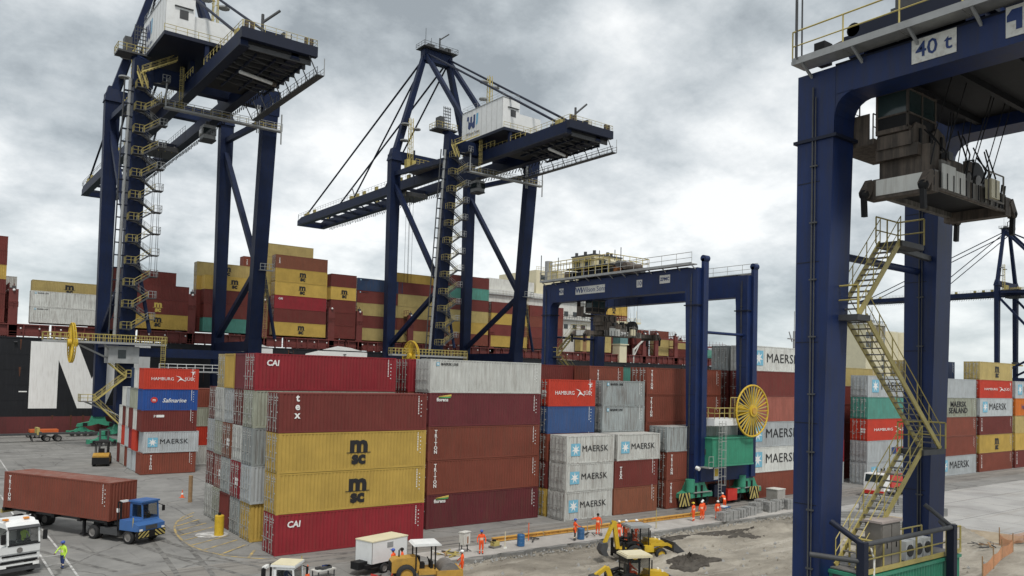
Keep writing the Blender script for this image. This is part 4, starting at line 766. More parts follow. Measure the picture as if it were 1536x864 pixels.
        deck(b, (-4.2, yb+.05, zt+.03), (hx-.9, yb+2.2, zt+.03), 'worn_steel', .05); part('roof_platform', b)
        b = MB(); b.rail([(-4.2, yb+.05, zt), (3.4, yb+.05, zt)], 1.1, 'yellow_rail', .04, 1.2); b.box((-4.2, yb+.0, zt), (3.4, yb+.05, zt+.18), 'yellow_rail'); b.rail([(-3.3, yb+.2, zt), (-3.3, yb+1.2, zt)], 1.1, 'yellow_rail', .045, .5); b.rail([(-1.2, yb+1.0, zt), (2.0, yb+1.0, zt)], 1.1, 'yellow_rail', .035, .9)
        b.path([(-3.9, yb-.1, zt-.4), (-3.5, yb+.1, zt+.5), (-3.0, yb+.5, zt+.75), (-2.6, yb+.9, zt+.7)], .04, 'dirty_white', 6); part('platform_railing', b)
        b = MB()
        for x in (-5.0, 1.9): b.box((x-.15, yb-.42, 2.8), (x+.15, yb-.12, 7.6), 'blue_dark')
        b.tube((-4.9, yb-.3, 7.5), (1.9, yb-.3, 7.5), .1, 'dark_grey', 8); b.tube((-6.0, yb+1.2, 7.0), (-5, yb-.28, 6.9), .1, 'dark_grey', 8); b.tube((-5, yb-.28, 7.5), (-5.3, yb+.8, 8.2), .11, 'blue_dark', 6); b.tube((1.9, yb-.28, 7.5), (1.6, yb+.7, 8.3), .09, 'dark_grey', 6); b.tube((1.9, yb-.28, 7.3), (2.8, yb+.6, 7.5), .1, 'dark_grey', 6); part('guard_frame', b)
        b = MB(); x0_, x1_, y0_, y1_ = -3.0, -1.6, yb+.1, yb+.75; b.box((x0_, y0_, zt), (x1_, y1_, zt+1.75), 'cabinet_grey'); b.box((x0_-.07, y0_-.07, zt+1.75), (x1_+.07, y1_+.07, zt+1.83), 'cabinet_lid'); part('control_cabinet', b)
        for q in (x0_+.04, x0_+.73): b = MB(); b.box((q, y0_-.03, zt+.1), (q+.63, y0_, zt+1.68), 'cabinet_grey'); b.cbox((q+.32, y0_-.04, zt+.9), (.04, .03, .2), 'black_steel'); part('cabinet_door', b)
        for i in range(3):
            b = MB(); b.box((-.7+i*.72, yb+.3, zt+.05), (-.15+i*.72, yb+.75, zt+.8), 'white_paint'); b.tube((-.42+i*.72, yb+.25, zt+.43), (-.42+i*.72, yb+.3, zt+.43), .24, 'dark_grey', 10); part('air_conditioner', b)
    # stair tower at the far end
    ys = span-1.0; zp = 7.35 if near_box > 0 else 6.3
    for (x, z, w) in ((1.0, 10.6, 1.9), (-4.2, 15.9, .9), (-.9, 19.1, 1.8)):
        b = MB(); deck(b, (x, ys-.55, z), (x+w, ys+.55, z), 'dark_grey', .22); b.rail([(x, ys+.55, z), (x+w, ys+.55, z), (x+w, ys-.55, z)] if x > -1 else [(x+w, ys+.55, z), (x, ys+.55, z), (x, ys-.55, z)], 1.1, 'yellow_rail', .035, .8)
        if x > -1: b.beam((x, ys, z-.17), (hx-.6, ys+.5, z-.17), .2, .22, 'dark_grey')
        part('stair_landing', b)
    for p, q in (((-3.9, ys, zp), (1.1, ys, 10.6)), ((2.7, ys, 10.6), (-3.4, ys, 15.9)), ((-3.9, ys, 15.9), (-.8, ys, 19.1))):
        b = MB(); flight(b, p, q, .85, rr=.024); part('stair_flight', b)
    # trolley with cab
    ty = trolley_y
    b = MB(); b.box((-hx-.3, ty-2.4, hb-.1), (hx+.3, ty-1.8, hb+.6), B); b.box((-hx-.3, ty+1.8, hb-.1), (hx+.3, ty+2.4, hb+.6), B)
    for sx in (-1, 1): b.box((hx*sx-.4, ty-2.6, hb+.1), (hx*sx+.4, ty+2.6, hb+.75), 'blue_dark')
    b.box((-2.6, ty-1.7, hb+.4), (2.8, ty+1.7, hb+.6), 'dark_grey'); b.tube((-2, ty-.8, hb+1.3), (2.2, ty-.8, hb+1.3), .65, 'grubby_tan', 12); b.tube((-2, ty+.8, hb+1.3), (2.2, ty+.8, hb+1.3), .6, 'grubby_tan', 12)
    for x in (-3.4, 2.8): b.box((x, ty-1.4, hb+.6), (x+.9, ty+1.4, hb+1.8), 'dark_grey')
    tr = part('trolley', b)
    if near_box > 0:
        b = MB(); b.box((-5.4, ty-1.6, hb+1.2), (-.8, ty+2.4, hb+2.5), 'cream_paint'); b.box((-5.5, ty-1.7, hb+2.5), (-.7, ty+2.5, hb+2.64), 'dark_grey'); b.box((-5.43, ty-1.63, hb+2.0), (-.77, ty+2.43, hb+2.1), 'dark_grey')
        for q in (-4.6, -2.4): b.box((q, ty-1.63, hb+1.3), (q+1.1, ty-1.59, hb+1.95), 'glass_dark')
        for q in (-1.0, .9): b.box((-5.43, ty+q, hb+1.3), (-5.39, ty+q+1.0, hb+1.95), 'glass_dark')
        for x, y in ((-5, -1.2), (-5, .4), (-5, 2), (-3.4, 2.1), (-2.8, -1.2), (-2, -1), (-1.2, 1.8)): b.tube((x, ty+y, hb+2.64), (x, ty+y, hb+3.1), .2, 'dark_grey', 7)
        b.obj('machinery_house', tr)
        b = MB(); b.rail([(-hx-1.4, ty-4.4, hb), (-hx-1.4, ty+6, hb)], 1.9, 'yellow_rail', .05, 1.2); b.rail([(-5.6, ty-4.5, hb+1.2), (1, ty-4.5, hb+1.2), (1, ty+3, hb+1.2)], 1.1, 'yellow_rail', .05, 1.1); deck(b, (-5.6, ty-4.6, hb+1.2), (1, ty+3.2, hb+1.2), 'dark_grey', .15); b.rail([(-5.6, ty-4.5, hb+1.2), (-5.6, ty+6.5, hb+1.2)], 1.1, 'yellow_rail', .05, 1.1)
        for i, y in enumerate((-4.4, -3.4, -2.2, -.9, .9, 2.2, 3.4, 4.8)): b.cbox((-4.2+.4*(i % 2), ty+y, hb+.6), (.8, .6+.2*(i % 3), .7+.3*(i % 2)), ('rust_plate', 'dark_grey', 'black_steel', 'grubby_tan')[i % 4])
        for i, y in enumerate((-6.5, -5.4, -3.9)): b.tube((-5.2, ty+y, hb+.75+.3*i), (-2.6, ty+y, hb+.75+.3*i), .42, ('grubby_tan', 'dark_grey', 'cream_paint')[i], 10)
        for x, y in ((-5.3, -6), (-4.5, -4.2), (-5.4, -2.5), (-5, 5.5)): b.tube((x, ty+y, hb), (x, ty+y, hb+2.9), .05, 'dark_grey', 5)
        b.tube((-5, span-.5, hb), (-5, span-.5, hb+2.6), .5, 'grey_paint', 10); b.box((-5.5, span-2.6, hb), (-4.4, span-.9, hb+1.2), 'cream_paint'); b.tube((-5.6, span+.3, hb), (-5.6, span+.3, hb+3.4), .06, 'dark_grey', 5); b.obj('trolley_railing', tr)
    else:
        b = MB(); b.box((-2.8, ty-2.9, hb+.6), (2.4, ty+.4, hb+1.9), 'blue_dark'); b.tube((-4.5, ty+3.3, hb+.5), (-4.5, ty+2.5, hb+.62), .12, 'grubby_tan', 8); b.box((-4.75, ty+3.3, hb), (-4.2, ty+3.75, hb+.85), 'black_steel'); b.tube((-4.8, ty+2.1, hb+.85), (-3.9, ty+2.1, hb+.85), .26, 'black_steel', 14); b.prism([(ty-6, hb+.4), (ty-6, hb+1.1), (ty+2.3, hb+1.0), (ty+2.3, hb+.6), (ty+1.7, hb+.15), (ty+1.2, hb+.4)], 'x', -4.8, -4.0, 'blue_dark'); b.box((-4.6, ty-5, hb+1.1), (-3.8, ty+.6, hb+1.5), 'dark_grey'); b.box((-3.5, ty-9, hb-1.0), (3.5, ty+2.4, hb-.35), 'black_steel')
        for i in range(6): b.box((-3.5, ty-8.5+i*1.9, hb-1.25), (3.5, ty-8.3+i*1.9, hb-1.0), 'black_steel')
        for x, y in ((-5.75, span+.15), (-5.6, span+.3), (-5.5, span+.1), (-4.4, span-3.1)): b.tube((x, y, hb), (x, y, hb+3.4), .035, 'dark_grey', 5)
        b.obj('trolley_gear', tr)
    # hanging cab and spreader
    nb = near_box < 0; zc = z0-1.45; T, G = 'grubby_tan', 'grubby_grey'
    b = MB(); x0, x1, y0, y1 = (-3.4, -1.2, ty+.7, ty+1.95)
    b.box((x0, y0, zc), (x1, y1, zc+.1), T); b.box((x0-.1, y0-.1, zc+1.6), (x1+.1, y1+.1, zc+1.72), 'black_steel')
    for x in (x0, (x0+x1)/2-.04, x1-.08):
        for y in (y0, y1-.08): b.box((x, y, zc+.1), (x+.08, y+.08, zc+1.62), T)
    for z in (zc+.1, zc+.62, zc+1.5): b.box((x0-.01, y0-.01, z), (x1+.01, y0+.05, z+.06), T); b.box((x0-.01, y0, z), (x0+.05, y1, z+.06), T)
    b.box((x0+.04, y0+.04, zc+.12), (x1-.04, y1-.04, zc+.62), 'black_steel'); b.box((x0+.6, y0+.4, zc+1.7), (x1-.6, y1-.3, hb+.3), 'black_steel'); cb = part('operator_cab', b)
    for pts in ([(x0+.06, y0+.03, zc+.68), (x1-.06, y0+.03, zc+.68), (x1-.06, y0+.03, zc+1.5), (x0+.06, y0+.03, zc+1.5)], [(x0+.03, y0+.06, zc+.68), (x0+.03, y1-.06, zc+.68), (x0+.03, y1-.06, zc+1.5), (x0+.03, y0+.06, zc+1.5)]): b = MB(); b.add(pts, [(0, 1, 2, 3)], 'glass_cab'); b.obj('window', cb)
    b = MB(); b.box((x0-.1, y1, zc-.3), (x1+.6, y1+1.6, zc-.1), T); b.box((x0-.1, y1+1.45, zc-.1), (x0+.5, y1+1.5, zc+2.0), T); b.box((x0-.1, y1+.2, zc-.1), (x0-.05, y1+1.4, zc+.9), T); b.rail([(x0, y1+.1, zc-.1), (x1+.5, y1+.1, zc-.1)], 1.0, T, .03, .7); ladder(b, (x0+.2, y1+.9, zc-.1), 2.2, .5, T, False); b.obj('cab_landing', cb)
    zb, sy = (z0-4.0, ty+1.05) if nb else (z0-4.6, ty-.3); full = near_box > 0; hl = 6.1 if full else 3.4
    b = MB()
    for y in (-1.15, .9): b.box((-3.1, sy+y, zb+.3), (3.1, sy+y+.25, zb+.95), G)
    for i in range(7): b.box((-2.7+i*.85, sy-1.18, zb+.3), (-2.62+i*.85, sy-1.15, zb+.95), T)
    b.box((-3.1, sy-1.0, zb+.5), (3.1, sy+.95, zb+.6), 'black_steel'); b.box((-3.1, sy-1.2, zb+.22), (3.1, sy-1.1, zb+.3), T)
    for sx in (-1, 1):
        b.box((min(hl*sx, hl*sx-.5*sx), sy-1.22, zb+.1), (max(hl*sx, hl*sx-.5*sx), sy+1.22, zb+.85), T)
        if full: b.box((min(3*sx, hl*sx), sy-.6, zb+.35), (max(3*sx, hl*sx), sy+.6, zb+.8), T)
        for y in (-1.22, 1.0): b.beam((hl*sx, sy+y+.1, zb+.75), (hl*sx+.45*sx, sy+y+.1, zb+.2), .28, .34, T); b.beam((hl*sx+.45*sx, sy+y+.1, zb+.25), (hl*sx+.38*sx, sy+y+.1, zb-.6), .2, .16, 'black_steel'); b.ball((hl*sx+.42*sx, sy+y+.1, zb+.25), .2, 'black_steel', 8, 6)
    sp = part('spreader', b)
    b = MB(); b.box((-hl-.03, sy-.95, zb+.22), (-hl+.01, sy+.85, zb+.82), 'dirty_white'); b.obj('warning_plate', sp); b = MB(); b.box((-2.5, sy-1.21, zb+.32), (-1.5, sy-1.15, zb+1.25), 'dirty_white'); b.box((-1.45, sy-1.21, zb+.32), (-.7, sy-1.15, zb+1.15), 'dirty_white'); b.obj('warning_plate', sp)
    if full: write('ZPMC', .55, 'letter_white', sp, (0, sy-1.2, zb+.65), bold=.02)
    b = MB(); b.box((-2.9, sy-.9, zb+.95), (-2.2, sy+1.0, zb+2.0), T); b.box((-2.2, sy-1.0, zb+.95), (-1.5, sy+.8, zb+1.5), G); b.box((-1.5, sy-.9, zb+.6), (-.3, sy+.9, zb+1.7), T); b.prism([(-.3, zb+.9), (-.3, zb+1.75), (.3, zb+1.75), (.9, zb+1.3), (.9, zb+.9)], 'y', sy-.8, sy+.8, G)
    b.prism([(-3.3, zb+2.0), (-3.3, zb+2.5), (-2.9, zb+2.9), (-2.2, zb+2.9), (-1.9, zb+2.6), (-1.6, zb+2.75), (-1.2, zb+3.0), (-.6, zb+2.8), (-.5, zb+2.0)], 'y', sy-.4, sy+.9, T); b.box((-3.2, sy-.6, zb+1.6), (-.4, sy+1.0, zb+2.05), T)
    for q in (-2.7, -1.9, -1.0): b.box((q, sy-.46, zb+2.05), (q+.12, sy-.4, zb+2.7), 'black_steel')
    b.box((1.0, sy-1.45, zb+.5), (1.75, sy-1.2, zb+1.25), 'cream_paint'); b.box((1.36, sy-1.47, zb+.52), (1.4, sy-1.44, zb+1.23), 'black_steel'); b.rail([(.6, sy-1.5, zb+.35), (1.95, sy-1.5, zb+.35)], 1.1, G, .035, 1.35, False); b.tube((.6, sy-1.5, zb+.37), (1.95, sy-1.5, zb+.37), .035, G, 5)
    for q in (2.1, 2.4, 2.7): b.beam((q, sy-1.18, zb+.35), (q+.25, sy-1.18, zb+1.3), .05, .05, 'black_steel')
    b.path([(-.2, sy+.2, zb+2.4), (.1, sy, zb+3.0), (.4, sy, zb+2.2), (.9, sy, zb+1.8)], .035, 'black_steel', 5); ladder(b, (.2, sy+.3, zb+1.7), 1.5, .4, 'black_steel', False); b.obj('head_block', sp)
    b = MB(); rn = random.Random(41)
    for k in range(16): cx_, cy_, cz_ = rn.uniform(-3, 2.6), rn.uniform(-1.1, .9), zb+rn.uniform(.95, 2.2); b.cbox((cx_, sy+cy_, cz_), (rn.uniform(.15, .6), rn.uniform(.1, .4), rn.uniform(.12, .5)), rn.choice((T, G, 'black_steel', 'dark_grey', 'rust_plate')))
    for k in range(9): x_ = rn.uniform(-3, 2.5); b.path([(x_, sy-.9, zb+1.2), (x_+rn.uniform(-.3, .3), sy-1.05, zb+rn.uniform(1.5, 2.1)), (x_+rn.uniform(-.6, .6), sy-.6, zb+rn.uniform(2.0, 3.2))], .03, 'black_steel', 5)
    for k in range(12): b.box((-3.25+k*.52, sy-1.23, zb+.32), (-3.2+k*.52, sy-1.2, zb+.92), 'black_steel')
    struct(b.obj('hoist_fittings', sp), 'stuff')
    for x_, r_ in ((1.2, .5), (2.6, .86)): b = MB(); b.tube((x_, sy-.25, zb+1.55), (x_, sy+.25, zb+1.55), r_, 'black_steel', 18); b.tube((x_, sy-.32, zb+1.55), (x_, sy+.32, zb+1.55), r_*.35, 'worn_steel', 10); b.obj('sheave', sp)
    b = MB()
    for x in (-2.4, -1.2, 1.0, 1.25, 2.3, 2.9):
        for y in (-.6, .5): b.tube((x, sy+y, zb+1.6), (x*.96, ty+y*1.6, hb+1), .022, 'black_steel', 4, caps=False)
    struct(part('hoist_rope', b), 'stuff')
    for (kind, y, w, h, zz) in plates:
        o = (-hx-.70, y, zz); SIDE = (pi/2, 0, -pi/2)
        p = flat('sign_plate', [(-w/2, -h/2), (w/2, -h/2), (w/2, h/2), (-w/2, h/2)], 'dirty_white', r, o, SIDE, .02)
        L_ = lambda s, hh, dx=0, **k: write(s, hh, 'logo_navy', p, (dx, 0, .03), (0, 0, 0), **k)
        if kind == 'wilson': L_('WI', h*.95, -w*.38, bold=.03); L_('Wilson Sons', h*.9, w*.12)
        elif kind == 'logo':
            flat('logo_shape', [(-.45, .0), (-.45, .2), (-.3, .38), (0, .38), (0, -.3), (-.18, -.3), (-.18, .0)], 'logo_navy', p, (-w*.2, 0, .024), (0, 0, 0)); flat('logo_shape', [(.1, .38), (.3, .38), (.3, -.38), (.1, -.3)], 'logo_sky', p, (0, 0, .024), (0, 0, 0))
        elif kind == 'maker': L_('ZPMC', h*.55, 0, bold=.03); 
        else: L_(kind, h*.9, 0, bold=.01)
    return r
gantry(49.3, .6, 'blue gantry crane numbered ten standing over the middle stacks', 2.8, 1, 16.4, [('40t', 21.2, .8, .8, 24.0), ('wilson', 15.9, 5.2, .95, 23.9), ('10', 7.7, .85, .85, 24.0), ('maker', 3.9, 1.5, .9, 24.2)])
gantry(11.45, -61.45, 'near blue gantry crane with forty tonne plate cropped at right', 1.5, -1, 20.6, [('40 t', 19.66, 1.5, .84, 25.0-.08), ('logo', 16.6, 1.6, 1.0, 24.95)], hb=25.72)
# ------------------------------------------------------------------ container ship
mat('rust_run', (.09, .035, .018), .8, 0, .3, 3)
def ship():
    r = thing('container_ship', 'long black hulled container ship with giant white letters berthed behind the stacks', 'ship', (0, 130, 0))
    Ys = -14.0
    def part(n, b, **k): return b.obj(n, r, **k)
    def hull_ring(z0, z1, m):
        b = MB(); P = [(-95, 14), (-95, Ys+9), (-80, Ys+2), (-62, Ys), (232, Ys), (258, Ys+5), (276, 2), (280, 14), (-95, 14)]
        Q = [(x+(5 if x > 250 else 0)*(z1-5)/12, y) for x, y in P]; n = len(P)
        NS = 40; ext = []
        vs = [(x, y, z0) for x, y in P]+[(x, y, z1) for x, y in Q]
        b.add(vs, [(i, i+1, n+i+1, n+i) for i in range(n-1)], m); return b
    part('hull_bottom', hull_ring(-3, 3.4, 'hull_red')); part('hull', hull_ring(3.4, 17.9, 'hull_black'))
    b = MB()
    for x in range(-60, 230, 12): b.box((x, Ys-.03, 3.5), (x+.08, Ys, 17.8), 'hull_black')
    for i in range(22): b.box((-58+i*13, Ys-.6, 17.0), (-57.5+i*13, Ys-.02, 17.2), 'dark_grey')
    b.box((-62, Ys-.1, 17.75), (232, Ys+.05, 18.0), 'hull_black'); part('rubbing_strake', b)
    b = MB(); rn = random.Random(9)
    for x in range(-60, 60, 4):
        for k in range(2):
            xx = x+rn.uniform(0, 4); w = rn.uniform(.05, .22); zt = rn.choice((17.6, 17.0, 3.6, 12.5)); h = rn.uniform(.8, 3.5); b.add([(xx-w, Ys-.035, zt), (xx+w, Ys-.035, zt), (xx+w*.3, Ys-.035, zt-h), (xx-w*.3, Ys-.035, zt-h)], [(0, 1, 2, 3)], 'rust_run')
    b.box((-4.9, Ys-.04, 7.9), (-3.6, Ys-.03, 8.1), 'hull_letter')
    for z in (6.4, 9.2, 12.0, 14.8): b.box((-62, Ys-.03, z), (232, Ys-.005, z+.05), 'hull_black')
    struct(part('hull_stains', b), 'stuff')
    b = MB(); b.box((-92, Ys+1.2, 17.6), (275, 13.9, 18.0), 'red_oxide'); part('deck', b)
    for x0 in range(-60, 230, 15):
        b = MB(); b.box((x0, Ys+.9, 18.2), (x0+14.6, Ys+1.3, 20.4), 'red_oxide'); b.box((x0, Ys+.5, 20.2), (x0+14.6, Ys+1.3, 20.42), 'red_oxide')
        for i in range(6): b.box((x0+.4+i*2.5, Ys+.55, 18.0), (x0+.6+i*2.5, Ys+.95, 20.2), 'red_oxide')
        b.rail([(x0, Ys+.15, 18.0), (x0+14.6, Ys+.15, 18.0)], 1.0, 'red_oxide', .03, 1.6); part('hatch_coaming', b)
    b = MB(); b.ball((0, 0, 0), .17, 'lamp_lens', 8, 5); lm = b.mesh('deck_light')
    for x in [-5, -2, 1.5, 4, 17, 20, 24, 43, 46, 49, 52, 55, 64, 67, 70, 88, 92, 97, 101, 128, 132]: link('deck_light', lm, r, (x, Ys+.4, 19.6))
    # letters on the hull: M S C
    y = Ys-.07
    def hl(pts): b = MB(); b.prism(pts, 'y', y, y+.05, 'hull_letter'); part('hull_letter', b)
    hl([(-3.3, 4.9), (1.3, 4.9), (1.3, 14.0), (4.7, 4.9), (9.3, 4.9), (12.7, 14.0), (12.7, 4.9), (17.3, 4.9), (17.3, 17.3), (9.6, 17.3), (7.0, 10.5), (4.4, 17.3), (-3.3, 17.3)])
    for s, x in (('S', 36.5), ('C', 56)): link('hull_letter', text_mesh(s, 17.2, 'hull_letter', bold=.06, xs=1.45), r, (x, y-.02, 11.2), rot=FRONT)
    # lashing bridges
    for k, (x, h) in enumerate([(-6.3, 26.8), (10.2, 27), (25.2, 28.4), (40.4, 28.6), (56.2, 27.8), (63.3, 27.5), (77.2, 27.5), (101.8, 27), (135, 27), (160, 27.4), (165.5, 27.6), (174.5, 27.4), (186.5, 26.9), (200, 24.5)]):
        b = MB(); w = .75
        for yy in [Ys+.9+i*4.2 for i in range(6)]:
            b.box((x-w, yy, 18), (x+w, yy+.7, h), 'red_oxide'); b.cbox((x, yy+.35, h+.3), (.6, .5, .5), 'dark_grey')
        for z in (20.9, h-3.4, h-.3): b.box((x-w, Ys+1, z-.14), (x+w, Ys+22, z), 'red_oxide')
        b.rail([(x-w, Ys+.9, h), (x-w, Ys+22, h)], 1.1, 'red_oxide', .05, 1.1); b.rail([(x-w, Ys+.7, h-3.3), (x+w, Ys+.7, h-3.3)], 1.0, 'red_oxide', .05, .7)
        for i in range(3): b.beam((x, Ys+1+i*4.2, 21), (x, Ys+5+i*4.2, h-3.5), .14, .14, 'red_oxide')
        b.tube((x, Ys+1.2, h), (x, Ys+1.2, h+1.0), .09, 'red_oxide', 5); b.ball((x, Ys+.7, h-.2), .25, 'lamp_lens', 8, 5); part('lashing_bridge', b)
    # open cell guides at right
    for x0, x1, z in ((165.5, 174.5, 26.3), (174.5, 186.5, 25.6), (186.5, 200, 24.6)):
        b = MB(); b.box((x0, Ys+1.2, z-.5), (x1, Ys+1.7, z), 'red_oxide')
        for i in range(8): b.tube((x0+(x1-x0)*i/8, Ys+1.4, z), (x0+(x1-x0)*i/8, Ys+1.4, z+1.7), .06, 'red_oxide', 4)
        part('guide_beam', b)
    # accommodation
    b = MB(); b.box((101.9, Ys+4, 18), (140.6, 12, 36.6), 'dirty_white'); b.box((101.5, Ys+3.4, 35.0), (141, 12.4, 35.2), 'grey_paint'); b.box((120.5, Ys+6, 36.6), (140.4, 10, 43.6), 'cream_paint'); b.box((103, Ys+5, 36.6), (119, 11, 39.6), 'dirty_white')
    ac = part('accommodation', b)
    wm = MB(); wm.cbox((0, 0, 0), (1.5, .08, 1.3), 'glass_dark'); wm = wm.mesh('window')
    for i in range(10): link('window', wm, ac, (106.5+i*3.4, Ys+3.96, 31.6)); link('window', wm, ac, (106.5+i*3.4, Ys+3.96, 27.9))
    for i in range(5): link('window', wm, ac, (123+i*3.6, Ys+5.96, 41.6))
    b = MB(); b.rail([(101.6, Ys+3.5, 35.2), (141, Ys+3.5, 35.2)], 1.1, 'white_paint', .06, 1.2); b.rail([(101.6, Ys+3.2, 30), (141, Ys+3.2, 30)], 1.2, 'dark_grey', .07, 1.0); b.rail([(120.6, Ys+6.2, 43.6), (140.2, Ys+6.2, 43.6)], 1.0, 'cream_paint', .07, .9); deck(b, (101.6, Ys+3.1, 30), (141, Ys+4, 30), 'grey_paint', .25); b.obj('deck_railing', ac)
    b = MB(); b.cbox((149.8, Ys+1.5, 20.6), (3.0, 3, 5.8), 'cream_paint'); b.cbox((150, Ys+1.5, 25.4), (3.2, 3.2, 4.2), 'glass_teal'); b.box((148.2, Ys-.3, 23.3), (151.9, Ys+3.3, 23.6), 'cream_paint'); b.box((148, Ys-.4, 27.4), (151.9, Ys+3.3, 27.7), 'cream_paint'); b.cbox((149.5, Ys+1.5, 28.8), (1.3, 1.5, 2.6), 'cream_paint')
    b.prism([(146, 29.4), (157.2, 29.9), (157.6, 30.5), (146, 30.4)], 'y', Ys+.2, Ys+3, 'cream_paint'); b.beam((150.2, Ys+1.5, 27), (155.8, Ys+1.5, 29.8), .8, .5, 'cream_paint'); b.rail([(146, Ys+.3, 30.4), (157.4, Ys+.3, 30.5)], 1.0, 'cream_paint', .05, 1.0); b.tube((156.8, Ys+1.5, 30.5), (156.8, Ys+1.5, 34), .06, 'cream_paint', 5); part('bridge_wing', b)
    b = MB(); b.beam((155.2, Ys+1, 18), (155.2, Ys+1, 22.5), .5, .4, 'dirty_white', (1, 0, 0)); b.beam((155.2, Ys+1, 22), (159.6, Ys+.6, 25.6), .4, .4, 'dirty_white'); b.beam((155.4, Ys+1, 20), (157.4, Ys+.8, 23.6), .25, .25, 'dirty_white'); part('store_crane', b)
    b = MB(); b.tube((262, 2, 18), (262, 2, 34), .5, 'grey_paint', 8); b.tube((262, 2, 33), (262, 2, 42), .16, 'grey_paint', 6); b.box((258, 1.5, 30.6), (266, 2.5, 31), 'grey_paint')
    for dx in (-3.6, 3.6): b.beam((262+dx*.4, 2, 29.6), (262+dx, 2, 33.6), .3, .3, 'grey_paint')
    part('fore_mast', b)
    return r
ship()
SG = 'containers stacked on the ship deck'; SH = 2.985
def bay(xr, tiers, where, y=116.9, L=L40, H=SH, z=20.8, doors=False, t0=1):
    stack(xr-L, y, L, [(H, t[0], t[1]) if isinstance(t, tuple) else (H, t, None) for t in tiers], where, SG, doors, z, t0, .03, False)
bay(-7.6, ['maroon', 'maroon', 'maroon', 'yellow', 'maroon', 'maroon'], 'in ship bay at the left photo edge', H=2.63, z=20.5)
bay(8.6, [('white', 'line'), ('white', 'line')], 'in ship bay left of the left crane')
bay(9.2, ['maroon', 'maroon', ('cream', 'msc')], 'in second row behind white ship pair', y=121.5, H=2.8)
bay(22.0, ['maroon', 'maroon', ('cream', 'msc')], 'in second row behind the left crane stairs', y=124.5)
bay(-5.2, ['brown', 'maroon', 'white'], 'in row behind the bay at left photo edge', y=124.5)
bay(24.5, [('yellow', 'msc'), ('maroon', 'gold'), 'maroon'], 'in ship bay right of left crane stairs', doors=False)
bay(22.6, ['maroon', 'maroon', 'maroon', 'maroon'], 'in second row right of left crane stairs', y=119.8)
bay(39.7, ['teal', 'maroon', 'maroon', ('yellow', 'msc')], 'in ship bay between left crane right legs', doors=False)
bay(38.9, ['maroon', 'maroon', 'maroon', 'yellow', ('cream', 'msc')], 'in second row between left crane right legs', y=119.8, doors=True)
bay(50.5, ['brown', 'brown', 'brown', 'brown', 'brown', ('brown', 'texs')], 'in third row behind the tall yellow ship bay', y=125.5)
bay(54.8, [('yellow', 'msc'), 'maroon', ('red', 'cai'), ('yellow', 'msc'), ('yellow', 'msc'), ('rust', 'texs')], 'in tall yellow ship bay', doors=True)
bay(53.2, ['maroon', 'maroon', 'brown', 'cream', 'cream', 'cream', 'cream'], 'in second row behind the tall yellow ship bay', y=121.5)
bay(62.2, ['maroon', 'maroon', 'maroon', ('yellow', 'msc'), 'maroon'], 'in narrow ship column beside tall yellow bay', L=L20+.3)
bay(76.0, ['cream', 'maroon', 'cream', ('maroon', 'line'), ('dblue', 'line')], 'in ship bay left of the centre crane stairs', y=119.5, doors=True)
bay(75.2, ['yellow', 'yellow', 'maroon', 'cream', 'cream'], 'in second row left of the centre crane stairs', y=124.5)
bay(87.0, ['cream', 'brown', 'cream', 'cream', 'maroon'], 'in ship bay behind the centre crane stairs', y=119.5, doors=True)
bay(88.8, ['brown', 'maroon', 'yellow', 'yellow', 'maroon', 'yellow'], 'in second row behind the centre crane stairs', y=124.5, doors=True)
bay(100.5, ['brown', 'yellow', 'cream', 'maroon', 'teal', 'maroon'], 'in ship bay between the centre crane right legs', doors=True)
bay(113.6, ['yellow', 'maroon', 'yellow', 'maroon'], 'in ship bay in front of white accommodation', y=116.8, doors=True)
bay(126.5, ['maroon', 'maroon', 'brown', 'maroon'], 'in ship bay below the accommodation windows', y=116.8)
bay(145.6, [('cream', 'msc'), ('cream', 'msc')], 'in ship bay behind the gantry spreader', L=L40)
bay(158.4, ['maroon', 'maroon', 'brown', 'brown', ('yellow', 'msc')], 'in ship bay behind the cream bridge wing', y=123)
bay(173.8, ['cream', 'cream', 'brown'], 'in ship bay right of the cream bridge wing', y=119.5, L=L20+.2, doors=True, H=2.62)
bay(166.6, ['maroon', 'maroon', 'brown'], 'in ship bay beside cream bridge wing', y=121.5, L=L20, H=2.62)
bay(186, ['maroon', 'cream'], 'in open ship bay left of gantry leg', y=122, L=L20+3, H=2.62)
bay(199.5, ['green'], 'in open ship bay beside the white stack', y=119.5, L=9.2, H=2.8)
